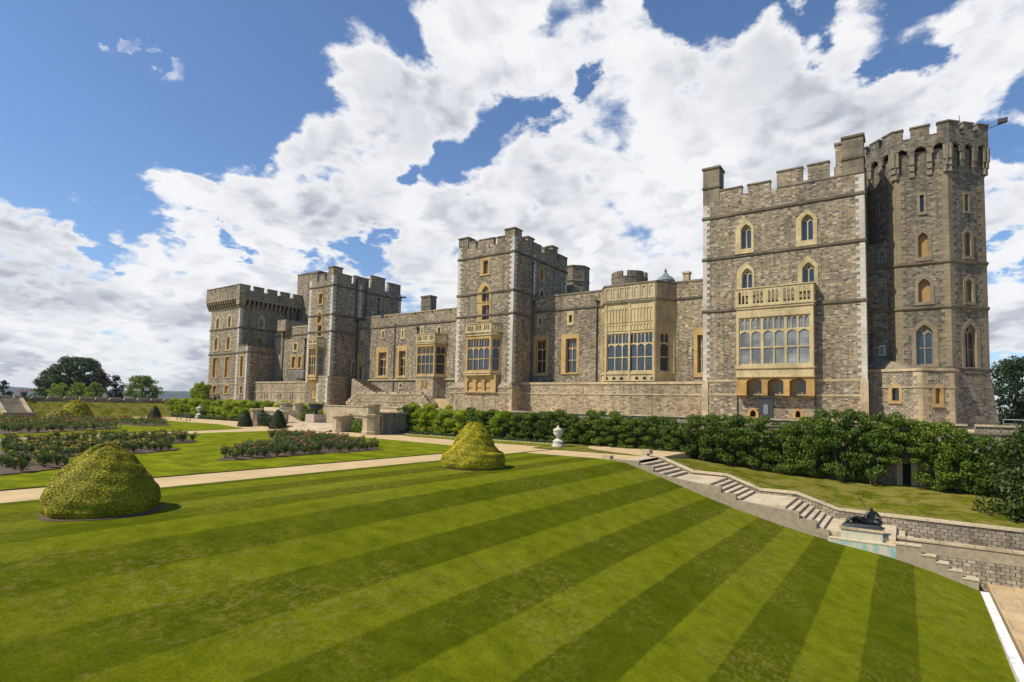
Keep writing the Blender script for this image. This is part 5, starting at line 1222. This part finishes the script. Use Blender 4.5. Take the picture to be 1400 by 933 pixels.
m_yewd = leafmat('dark_yew_leaf', [(.018,.035,.008), (.03,.055,.012), (.045,.075,.016)], .12, .6)
m_rose = leafmat('rose_leaf', [(.04,.08,.02), (.08,.13,.035), (.13,.18,.05), (.16,.15,.055)], .25)
m_treed = leafmat('dark_tree_leaf', [(.022,.045,.014), (.04,.075,.022), (.065,.105,.03)], .3)
m_trees = leafmat('bluish_tree_leaf', [(.045,.08,.03), (.075,.12,.045), (.11,.155,.06)], .3)
m_treep = leafmat('copper_beech_leaf', [(.022,.010,.014), (.04,.018,.024), (.06,.028,.03)], .2)
m_treel = leafmat('light_tree_leaf', [(.11,.18,.02), (.19,.27,.03), (.27,.35,.05)], .4)
m_low = leafmat('low_border_leaf', [(.04,.075,.02), (.08,.13,.03), (.15,.17,.06)], .3)

# trimmed yews ------------------------------------------------------------------------
def topiary(name, x, y, z, prof, mat, label, cat, card, dens, squash=1., seed=1, group=None, core=None):
    t = thing(name, (x, y, z), label, cat, group); r = np.random.default_rng(seed)
    pr = np.array(prof, float)                       # (r, z) from top to bottom
    seg = np.linalg.norm(np.diff(pr, axis=0), axis=1); cum = np.concatenate([[0], np.cumsum(seg)])
    area = sum(math.pi*(pr[i, 0]+pr[i+1, 0])*seg[i] for i in range(len(seg))); n = int(area*dens)
    w = np.array([(pr[i, 0]+pr[i+1, 0])*seg[i] for i in range(len(seg))]); k = r.choice(len(seg), n, p=w/w.sum()); f = r.random(n)
    rr = pr[k, 0]*(1-f)+pr[k+1, 0]*f; zz = pr[k, 1]*(1-f)+pr[k+1, 1]*f; th = r.uniform(0, 2*math.pi, n)
    dr = pr[k+1]-pr[k]; nx = -dr[:, 1]; nz = dr[:, 0]; L = np.hypot(nx, nz)+1e-9; nx /= L; nz /= L
    lump = .055*np.sin(th*5+zz*3)+.05*np.sin(th*9-zz*5+1)+.04*np.sin(zz*13+th*2)
    tuft = np.abs(r.normal(0, .045, n))*-1+lump*.45
    rr2 = rr+nx*tuft; zz2 = zz+nz*tuft
    C = np.stack([rr2*np.cos(th), rr2*np.sin(th)*squash, np.maximum(zz2, .02)], 1); Nn = np.stack([nx*np.cos(th), nx*np.sin(th), nz+.15], 1)
    ob('foliage', mesh_cards('foliage', C, Nn, card, mat, 1.9, .36, seed=seed), t)
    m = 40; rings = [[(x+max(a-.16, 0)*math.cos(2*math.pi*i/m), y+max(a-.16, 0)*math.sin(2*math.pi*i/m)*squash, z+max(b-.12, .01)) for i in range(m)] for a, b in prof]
    MB().loft(rings).build('shade_core', core or m_twig, t, smooth=True); return t  # solid dark hull under the leaves, inside shade put into its colour
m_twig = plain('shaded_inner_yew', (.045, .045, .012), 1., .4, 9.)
m_cored = plain('dark_inner_yew', (.012, .02, .008), 1., .4, 9.)
def dish(x, y, r, z=.075):
    rr = [(x+r*math.cos(a)*(1+.04*math.sin(3*a)), y+r*math.sin(a)*(1+.03*math.cos(5*a))) for a in np.linspace(0, 2*math.pi, 33)[:-1]]
    struct(MB().loft([[(a, b, z-.06) for a, b in rr], [(a, b, z+.012) for a, b in rr]]).build('soil_ring', m_soil))
P1 = [(0, 3.18), (.45, 3.10), (.85, 2.88), (1.25, 2.5), (1.65, 2.05), (2.0, 1.6), (2.28, 1.1), (2.4, .7), (2.4, .3), (2.25, 0)]
P2 = [(0, 3.58), (.4, 3.52), (.8, 3.22), (1.15, 2.78), (1.42, 2.3), (1.6, 1.88), (1.86, 1.46), (2.0, 1.3), (2.35, 1.18), (2.5, .85), (2.58, .45), (2.5, .12), (2.3, 0)]
x, y = onz(137, 702); d = math.hypot(x, y); tx, ty = x+0*x/d, y+0*y/d
P1 = [(a*.88, b*.895) for a, b in P1]
topiary('golden_topiary', -28.55, 9.95, .05, P1, m_yewy, 'largest golden yew mound trimmed to a rounded cone at the left front of the lawn', 'topiary', .038, 5200, seed=3)
dish(-28.35, 9.95, 2.22)
topiary('golden_topiary', -28.2, 35.1, .05, P2, m_yewy, 'golden yew trimmed to a bell shape with a brim in the middle of the photo', 'topiary', .05, 2600, seed=4)
dish(-28.1, 35.1, 2.55)
for (px_, py_, r, h, lab, sd) in ((103, 571.5, 3.3, 4.1, 'far golden yew mound below the grass bank near the bank steps', 5), (82, 575, 2.6, 2.2, 'lowest spreading golden yew left of the far golden mound', 6)):
    x, y = onz(px_, py_); topiary('golden_topiary', x, y, .0, [(0, h), (r*.3, h*.93), (r*.6, h*.72), (r*.85, h*.4), (r, h*.1), (r*.95, 0)], m_yewy, lab, 'topiary', .22, 90, seed=sd)
CP = lambda r, h: [(0, h), (r*.22, h*.95), (r*.45, h*.8), (r*.7, h*.55), (r*.9, h*.28), (r, h*.08), (r*.9, 0)]
for (px_, py_, wpx, ytop, lab, sd) in ((379.5, 586.5, 23.5, 561, 'nearer right hand one of the two dark topiary cones by the steps', 11), (335, 583.5, 19.5, 561.5, 'farther dark topiary cone left of its twin at the foot of the steps', 12),
        (211, 573.5, 17, 556.5, 'isolated dark topiary cone in front of the far grass bank', 13), (634, 604.5, 22, 583, 'dark topiary cone peeping out behind the bell shaped golden yew', 14)):
    x, y = onz(px_, py_); q = ray(px_, py_); dist = math.hypot(x, y); ax = -x*CR[2][0]*-1 if False else float(CR[2] @ np.array([x, y, -EYE]))
    r = wpx/2*ax/FPX; h = (py_+.5-ytop)*ax/FPX*1.02
    topiary('topiary_cone', x, y, 0, CP(r, h), m_yewd, lab, 'topiary', .13, 160, seed=sd, group='dark topiary cones', core=m_cored)

# shrubs ------------------------------------------------------------------------------
def shrub_mesh(seed, w, dpt, h, mat, leaf=.125, per=800):
    r = np.random.default_rng(seed); B = []
    for _ in range(62):
        a = r.uniform(-w/2, w/2); z = h*r.uniform(.06, .93); yy = r.uniform(-dpt*.45, dpt*.35); s = r.uniform(.3, .68)
        z = min(z, h-s*.6*(1+.6*abs(a)/w)); B.append((a, yy, z, s*1.15, s, s*.8))
    C, Nn = blob_pts(B, per, r, .45); C[:, 2] = np.maximum(C[:, 2], .05); Nn[:, 2] += .25
    return mesh_cards('leaves', C, Nn, leaf, mat, 1.7, .7, seed=seed)
SM = [shrub_mesh(20+i, 3.9, 2.6, 5.4, m_shrub) for i in range(5)]
SL = [shrub_mesh(30+i, 4.6, 2.6, 4.6, m_shrubl, .14, 700) for i in range(3)]
def stems(h, seed, x=0, y=0):
    r = random.Random(seed); mb = MB()
    for i in range(5):
        a = r.uniform(0, 6.28); dx, dy = math.cos(a)*r.uniform(.4, 1.3), math.sin(a)*.5
        mb.tube([(dx*.25, dy*.25, 0), (dx*.6, dy*.6, h*.35), (dx, dy, h*.75)], .07, 6, .025)
    return mb
stm = [None]*3
for i in range(3):
    o_ = stems(4.6, i).build('stems', m_bark, None); stm[i] = o_.data; bpy.data.objects.remove(o_)
pos_words = ['bright leafy shrub at the left end of the terrace shrub row beside the entrance wall', 'yellow tipped leafy shrub in the terrace row above the low border', 'leafy green wall shrub behind the bell shaped golden yew',
 'leafy green wall shrub above the gravel walk left of the white vase', 'dense green wall shrub directly behind the near white vase', 'dense green wall shrub just right of the near white vase', 'dense dark green wall shrub above the head of the garden stair',
 'dense dark wall shrub above the upper flight of the garden stair', 'dense dark wall shrub above the first stair landing', 'dense dark wall shrub above the second flight of the stair', 'dense dark wall shrub above the third flight of the stair', 'dense dark wall shrub left of the narrow doorway',
 'overhanging wall shrub just above the narrow doorway', 'dark wall shrub between the narrow doorway and the big yew']
u = -68.3; k = 0
while u < 7.0:
    f = (u+68.3)/73.5
    z = interp(u, ru, rz) if u > -36 else .05
    kk = random.uniform(-.5, .5); top = kk+interp(u, [-69, -60, -50, -40, -30, -20, -10, -3, 1, 5], [5.3, 5.0, 4.3, 4.75, 4.3, 4.3, 4.6, 4.9, 4.3, 3.0])+random.uniform(-.35, .35)
    bright = u < -47  # left shrubs take the leaf colour with sunlight painted in
    me = random.choice(SL) if bright and k % 5 else random.choice(SM)
    h0 = 4.6 if me in SL else 5.4
    lift = 0. if abs(u-.2) > 2.2 else 2.3
    lab = pos_words[min(int(f*len(pos_words)), len(pos_words)-1)]
    t = thing('wall_shrub', (u, 67.1+random.uniform(-.3, .3), z+lift), lab, 'shrub', 'wall shrubs: '+lab)
    sz = (top-z-lift)/h0; sx = random.choice((-1, 1))*random.uniform(.95, 1.2)
    o_ = ob('leaves', me, t); o_.scale = (sx, 1.05, sz); 
    s_ = ob('stems', random.choice(stm), t); s_.scale = (1, 1, sz*.9)
    u += 2.75 if not bright else 3.1; k += 1
u = -101.5; k = 0
lw_ = ['leafy yellow green shrub of the left hedge nearest the entrance steps', 'leafy yellow green shrub of the left hedge below the slit windows', 'leafy yellow green shrub of the left hedge at the foot of the far left tower', 'leafy yellow green shrub of the left hedge behind the far white vase', 'leafy shrub at the left tapering end of the hedge by the far garden wall']
while u > -170:
    me = random.choice(SL); top = interp(u, [-170, -163, -158, -101], [3.8, 5.2, 5.0, 4.7])+random.uniform(-.3, .3)
    t = thing('hedge_shrub', (u, 73.2+random.uniform(-.3, .3), 0), lw_[min(k*5//18, 4)], 'shrub', 'left hedge: '+lw_[min(k*5//18, 4)])
    o_ = ob('leaves', me, t); o_.scale = (random.choice((-1, 1))*1.15, 1.2, top/4.6); s_ = ob('stems', random.choice(stm), t); s_.scale = (1, 1, .8); u -= 3.9; k += 1
g = east(77.); 
for i, (xx, yt, lab) in enumerate(((271, 521, 'tall yellow green shrub against the left edge of the far left tower'), (279, 526, 'rounded yellow green shrub touching the corner of the far left tower'))):
    t = thing('tall_shrub', (g.S(xx, 540), 77, 3), lab, 'shrub'); o_ = ob('leaves', SL[i], t); o_.scale = (.9, 1.0, (g.Z(xx, yt)-3)/4.6)
    ob('stems', stm[0], t)
# round bushes in the entrance niches
def ball_bush(x, y, rx, ry, h, lab, mat, seed, leaf=.16, z=0.):
    r = np.random.default_rng(seed); B = [(r.uniform(-rx*.5, rx*.5), r.uniform(-ry*.4, ry*.4), h*r.uniform(.3, .62), rx*.55, ry*.6, h*.4) for _ in range(7)]
    C, Nn = blob_pts(B, 420, r, .4); C[:, 2] = np.maximum(C[:, 2], .03)
    t = thing('round_bush', (x, y, z), lab, 'bush'); ob('leaves', mesh_cards('leaves', C, Nn, leaf, mat, 1.6, .7, seed=seed), t)
    s = stems(h*.7, seed).build('stems', m_bark, None); s.parent = t; return t
ball_bush(-73.0, 60.9, 2.7, 1.2, 2.5, 'rounded dark bush between the capped pier and the tall two tier pier', m_shrub, 51)
ball_bush(-98.6, 60.8, 3.4, 1.0, 2.5, 'rounded dark bush between the two dark topiary cones', m_yewd, 52)
ball_bush(-88.6, 71.2, 1.6, .7, 1.8, 'small green bush behind the plinth of the black urn', m_shrub, 53, z=.95)
ball_bush(-97.2, 67.6, 1.6, 1.0, 1.9, 'low green bush left of the black urn', m_shrub, 54, z=.95)
# big yew at the right edge
def conifer(x, y, z, r, h, lab, name, cat, mat, seed, leaf=.2, per=170, lean=0):
    q = np.random.default_rng(seed); B = []
    for _ in range(95):
        f = q.random()**.9; zz = h*f; rad = r*(1.02-.75*f**2.2)*q.uniform(.35, 1.); a = q.uniform(0, 6.28); s = q.uniform(.5, .95)
        B.append((rad*math.cos(a), rad*math.sin(a), zz+.3, s, s, s*1.25))
    C, Nn = blob_pts(B, per, q, .5); C[:, 2] = np.maximum(C[:, 2], .05); t = thing(name, (x, y, z), lab, cat)
    ob('crown', mesh_cards('crown', C, Nn, leaf, mat, 2.0, .8, seed=seed), t)
    tr_ = MB().tube([(0, 0, -.5), (.05, 0, h*.5), (0, 0, h*.85)], .22, 8, .06).build('trunk', m_bark, None); tr_.parent = t; return t
conifer(8.1, 61.5, -4.2, 2.75, 7.9, 'big dark yew bush at the right edge above the stair wall', 'yew_bush', 'yew', leafmat('green_yew_leaf', [(.022,.045,.008), (.04,.075,.012), (.075,.11,.016)], .15), 61)

# trees -------------------------------------------------------------------------------
def tree(x, y, z, h, r, mat, lab, seed, leaf=.5, n=60, low=.25, per=26, group=None):
    q = np.random.default_rng(seed); B = []; limbs = MB()
    limbs.tube([(0, 0, 0), (.1, 0, h*.3), (-.1, .1, h*.6)], h*.035, 8, h*.016)
    for i in range(n):
        f = q.uniform(low, .95); prof = math.sin(math.pi*clamp((f-low+.12)/(1.14-low), 0, 1))**.7
        a = q.uniform(0, 6.28); rad = r*prof*math.sqrt(q.uniform(.05, 1))*.86; s = h*q.uniform(.055, .11)
        c = (rad*math.cos(a), rad*math.sin(a), h*f); B.append((*c, s*1.05, s*1.05, s*.7))
        if i % 3 == 0: limbs.tube([(0, 0, h*max(.15, f-.3)), (c[0]*.5, c[1]*.5, h*(f-.12)), (c[0]*.9, c[1]*.9, c[2])], h*.011, 5, h*.003)
    C, Nn = blob_pts(B, per, q, .7); Nn[:, 2] += .3
    t = thing('tree', (x, y, z), lab, 'tree', group); ob('crown', mesh_cards('crown', C, Nn, leaf, mat, 1.6, .9, seed=seed), t)
    o_ = limbs.build('trunk', m_bark, None); o_.parent = t; return t
def at_dist(px_, py_, ax):
    d = ray(px_, py_); return d[0]*ax, d[1]*ax, EYE+d[2]*ax
def ptree(xc, ytop, ybase, wpx, ax, mat, lab, seed, **k):
    x, y, z = at_dist(xc, ybase, ax); zt = at_dist(xc, ytop, ax)[2]
    return tree(x, y, z, zt-z, wpx/2*ax/FPX, mat, lab, seed, **k)
ptree(103, 487, 556, 84, 250, m_trees, 'largest spreading dark green tree beyond the far garden wall', 71, leaf=.5, n=210, low=.15, per=42)
ptree(62, 506, 556, 40, 245, m_trees, 'smaller blue green tree left of the largest spreading tree', 72, leaf=.5, n=90, low=.15, per=36)
ptree(157, 513, 554, 26, 232, m_treep, 'purple leaved tree beyond the wall, right of the largest tree', 73, leaf=.5, n=50, low=.15, per=30)
ptree(137, 508, 552, 24, 240, m_treep, 'purple leaved tree half merged into the right side of the largest tree', 74, leaf=.5, n=40, low=.3, per=30)
ptree(193, 513, 556, 50, 228, m_treel, 'light green feathery tree beyond the right part of the far garden wall', 75, leaf=.42, n=150, low=.08, per=40)
for i, (xx, lab) in enumerate(((78, 'pale green bush line under the largest tree, left clump'), (104, 'pale green clump under the middle of the largest tree'), (129, 'pale green clump under the purple trees'))):
    ptree(xx, 523, 556, 34, 215, m_treel, lab, 80+i, leaf=.42, n=80, low=.05, per=36)
ptree(3, 520, 556, 18, 215, m_treed, 'dark tree cut by the left edge of the photo', 84, leaf=.5, n=36, low=.1)
ptree(1392, 486, 590, 74, 150, m_treed, 'big dark tree at the right edge beyond the octagonal tower', 85, leaf=.42, n=90, low=.08, per=50)
ptree(1440, 500, 590, 80, 165, m_treed, 'dark tree outside the right edge behind the big one', 86, leaf=.5, n=60, low=.08)
# red geranium pot on the far wall
pn = north(-168.3); wy = pn.S(32.5, 540)
t = thing('flower_pot', (-168.3, wy, 4.6), 'dark pot with red geraniums at the head of the bank steps', 'flower pot')
MB().lathe(-168.3, wy, [(0, 4.2), (.5, 4.2), (.35, 4.6), (.7, 5.4), (.8, 5.5)], 14).build('pot', m_lead, t)
r = np.random.default_rng(5); C, Nn = blob_pts([(0, 0, 1.25, 1.0, 1.0, .5)], 120, r); ob('blooms', mesh_cards('blooms', C, Nn, .22, m_redpet, 1.2, .8), t)

# distant hills ------------------------------------------------------------------------
hb = MB(); xs = np.linspace(-100, 420, 60); top = []; 
def hill(name, ax, ypx, amp, sd, thick, zb=-9.5):
    r = np.random.default_rng(sd); mb = MB(); n = 140; P_ = []
    for i, xx in enumerate(np.linspace(-260, 420, n)):
        yy = ypx + interp(xx, [-260, 0, 60, 215, 270, 420], [1, -6, -2, 1.0, 2.0, 7]) - amp*(.5*math.sin(xx*.05+sd)+.3*math.sin(xx*.23)+.3*r.random())
        x, y, z = at_dist(xx, yy, ax); d = np.array((x, y)); d2 = d*(1+thick); d0 = d*(1-thick*.8)
        P_.append(((*d0, zb), (*(d*.93), z*.72+zb*.28), (x, y, z), (*d2, zb)))
    for i in range(n-1):
        a, b = P_[i], P_[i+1]
        for k in range(3): mb.add([a[k], b[k], b[k+1], a[k+1]], [(0, 1, 2, 3)])
    struct(mb.build(name, m_hillA, smooth=True))
hill('hills', 2600, 535.3, .7, 1, .2)
hill('hills', 4200, 533.8, .5, 2, .2)

# borders and roses ----------------------------------------------------------------------
def low_border(name, x0, x1, y0, y1, zf, n, lab, seed, leaf=.16, h=.45):
    r = np.random.default_rng(seed); U = r.uniform(x0, x1, n); Wv = r.uniform(y0, y1, n)
    clump = (np.sin(U*2.3)+np.sin(U*5.1+Wv*3)+np.sin(Wv*4.1))*.25+.5
    Z = np.array([zf(a, b) for a, b in zip(U, Wv)])+r.random(n)*h*np.clip(clump+.3, .1, 1.3)
    C = np.stack([U, Wv, Z], 1)-np.array((x0, y0, 0)); t = ob(name, mesh_cards(name, C, np.tile((0, 0, 1.), (n, 1)), leaf, m_low, 1.8, .9, seed=seed), None, (x0, y0, 0))
    return tag(t, lab, 'border plants', kind='stuff')
low_border('border_plants', -68, -37, 63.9, 66.0, lambda a, b: .06, 9000, 'low mixed border plants below the terrace shrubs', 91)
low_border('border_plants', -165, -101, 70.5, 72.0, lambda a, b: .0, 6000, 'low border plants below the left hedge', 92, .25, .7)
struct(MB().box(-68.5, -37, 63.8, 68.9, -.2, .08).build('flower_bed', m_soil))
struct(MB().box(-36.6, 6, 65.8, 68.9, -9, -8.9).build('flower_bed', m_soil)) if False else None
mb = MB()
xx = -68.4
while xx < -37.5:
    mb.box(xx, xx+.62, 63.55, 63.8, -.1, .16+.05*random.random()); xx += .7
tag(mb.build('stone_edging', m_pale, origin=(-53, 63.6, 0)), 'row of rough edging stones in front of the low border', 'edging')

beds = [([(0,650),(50,645),(97,638.8),(104,634.5),(60,629.5),(0,631)], 'yel', 1.35, 'near'),
        ([(0,627),(60,626),(100,625),(200,620),(246,614.8),(225,611.8),(120,613),(0,617)], 'yelred', 1.3, 'mid'),
        ([(0,613),(120,608),(262,605.8),(269,602.8),(240,598.8),(120,600.8),(0,608)], 'yelred', 1.5, 'midfar'),
        ([(0,594),(60,591.5),(140,587.5),(167,585.6),(150,583),(0,586)], 'red', 1.9, 'far'),
        ([(0,580.5),(157,580.5),(205,583),(235,581.6),(225,577.6),(100,576),(0,576.5)], 'red', 2.4, 'farthest'),
        ([(296,629.5),(340,628.5),(420,621.5),(523,615.8),(500,608.5),(440,600.5),(400,597.5),(364,597.5),(385,603),(360,611),(330,618),(305,625)], 'pink', 1.3, 'right')]
labs = {'near': 'rose bush in the nearest bed at the left edge, behind the largest golden yew', 'mid': 'rose bush with yellow blooms in the long pointed bed just beyond the largest golden yew', 'midfar': 'rose bush with small red and yellow blooms in the narrow bed beyond the yellow roses',
        'far': 'rose bush in the far bed across the second gravel path', 'farthest': 'rose bush in the farthest bed below the grass bank', 'right': 'rose bush with pink blooms in the pointed bed nearest the entrance steps'}
def inside(x, y, P):
    c = False
    for i in range(len(P)):
        (x1, y1), (x2, y2) = P[i], P[i-1]
        if (y1 > y) != (y2 > y) and x < (x2-x1)*(y-y1)/(y2-y1)+x1: c = not c
    return c
def rose_parts(seed, petal, nf):
    r = np.random.default_rng(seed); B = []; st_ = MB(); tips = []
    for i in range(7):
        a = r.uniform(0, 6.28); rad = r.uniform(.12, .5); h = r.uniform(.7, 1.25); x, y = rad*math.cos(a), rad*math.sin(a)
        st_.tube([(x*.15, y*.15, 0), (x*.6, y*.6, h*.55), (x, y, h)], .018, 4, .008); tips.append((x, y, h))
        for f in (.45, .65, .8, .97): B.append((x*f+r.normal(0, .07), y*f+r.normal(0, .07), h*f, .2, .2, .15))
    C, Nn = blob_pts(B, 520, r, .8); lf = mesh_cards('leaves', C, Nn, .085, m_rose, 1.5, 1., seed=seed)
    fb = []
    for k in range(nf): x, y, h = tips[k % 7]; fb.append((x+r.normal(0, .06), y+r.normal(0, .06), h+.08+r.uniform(-.1, .12), .12, .12, .09))
    fl_ = None
    if nf: C, Nn = blob_pts(fb, 4200, r, .6); fl_ = mesh_cards('blooms', C, Nn, .06, petal, 1.2, .7, seed=seed)
    o_ = st_.build('stems', m_bark, None); sm_ = o_.data; bpy.data.objects.remove(o_); return lf, sm_, fl_
RV = {'yel': [rose_parts(101, m_yelpet, 0), rose_parts(102, m_yelpet, 1), rose_parts(103, m_redpet, 0)], 'yelred': [rose_parts(104, m_yelpet, 5), rose_parts(105, m_yelpet, 2), rose_parts(106, m_redpet, 1), rose_parts(107, m_yelpet, 0)],
      'red': [rose_parts(108, m_redpet, 1), rose_parts(109, m_redpet, 0), rose_parts(110, m_yelpet, 0), rose_parts(111, m_redpet, 0), rose_parts(115, m_redpet, 0)], 'pink': [rose_parts(112, m_pinkpet, 2), rose_parts(113, m_pinkpet, 0), rose_parts(114, m_pinkpet, 0)]}
roses = []
for L, kind, sp, key in beds:
    P_ = [onz(x, y, .1) for x, y in L]
    # soil slab, gently raised
    tr = tessellate_polygon([[Vector((x, y, 0)) for x, y in P_]])
    cx0 = sum(q[0] for q in P_)/len(P_); cy0 = sum(q[1] for q in P_)/len(P_)
    mb = MB().loft([[(x, y, .06) for x, y in P_], [(x*.992+cx0*.008, y*.992+cy0*.008, .14) for x, y in P_]], False); mb.add([(x*.992+cx0*.008, y*.992+cy0*.008, .14) for x, y in P_], [tuple(q) for q in tr])
    struct(mb.build('flower_bed', m_soil))
    xs_ = [q[0] for q in P_]; ys_ = [q[1] for q in P_]
    yv = min(ys_); 
    while yv < max(ys_):
        xv = min(xs_)
        while xv < max(xs_):
            x, y = xv+random.uniform(-.25, .25)*sp, yv+random.uniform(-.25, .25)*sp
            if inside(x, y, P_): roses.append((math.hypot(x, y), x, y, kind, key))
            xv += sp
        yv += sp
roses.sort(); print('ROSES', len(roses))
for dist, x, y, kind, key in roses[:290]:
    lf, sm_, fl_ = random.choice(RV[kind]); t = thing('rose_bush', (x, y, .12), labs[key], 'rose bush', 'roses: '+labs[key])
    s = random.uniform(.85, 1.2); t.scale = (s, s, s*random.uniform(.7, .9)); t.rotation_euler = (0, 0, random.uniform(0, 6.28))
    ob('leaves', lf, t); ob('stems', sm_, t)
    if fl_: ob('blooms', fl_, t)
rest = roses[290:]
if rest:
    r = np.random.default_rng(9); A = np.array([(x, y) for _, x, y, _, _ in rest]); n = 90
    C = np.repeat(np.c_[A, np.full(len(A), .7)], n, 0)+r.normal(0, 1, (len(A)*n, 3))*np.array((.42, .42, .28)); C[:, 2] = np.clip(C[:, 2], .2, 1.5); o0 = C.mean(0)*np.array((1, 1, 0))
    t = ob('rose_bushes', mesh_cards('rose_bushes', C-o0, np.tile((0, 0, 1.), (len(C), 1)), .2, m_rose, 1.5, 1.), None, tuple(o0)); tag(t, 'remaining rose bushes of the far beds seen as one low dark green mass', 'rose bushes', kind='stuff')
    k = len(A)*2; C = np.c_[A[r.integers(0, len(A), k)]+r.normal(0, .4, (k, 2)), r.uniform(1.1, 1.45, k)]-o0; C = np.repeat(C, 9, 0)+r.normal(0, .06, (k*9, 3))
    fb = ob('blooms', mesh_cards('blooms', C, np.tile((0, 0, 1.), (len(C), 1)), .12, m_redpet, 1.2, .8), t)

# ------------------------------------------------------------------ air
Mh = bpy.data.materials.new('haze'); Mh.use_nodes = True; ht = Mh.node_tree; ht.nodes.clear()
ho = ht.nodes.new('ShaderNodeOutputMaterial'); hv = ht.nodes.new('ShaderNodeVolumePrincipled'); hv.inputs['Density'].default_value = .00007; hv.inputs['Color'].default_value = (.80, .88, 1, 1); hv.inputs['Anisotropy'].default_value = .3
ht.links.new(hv.outputs[0], ho.inputs['Volume'])
h_ = MB().box(-9500, 4500, -3500, 9500, -10.6, 130).build('haze', Mh); tag(h_, kind='stuff')
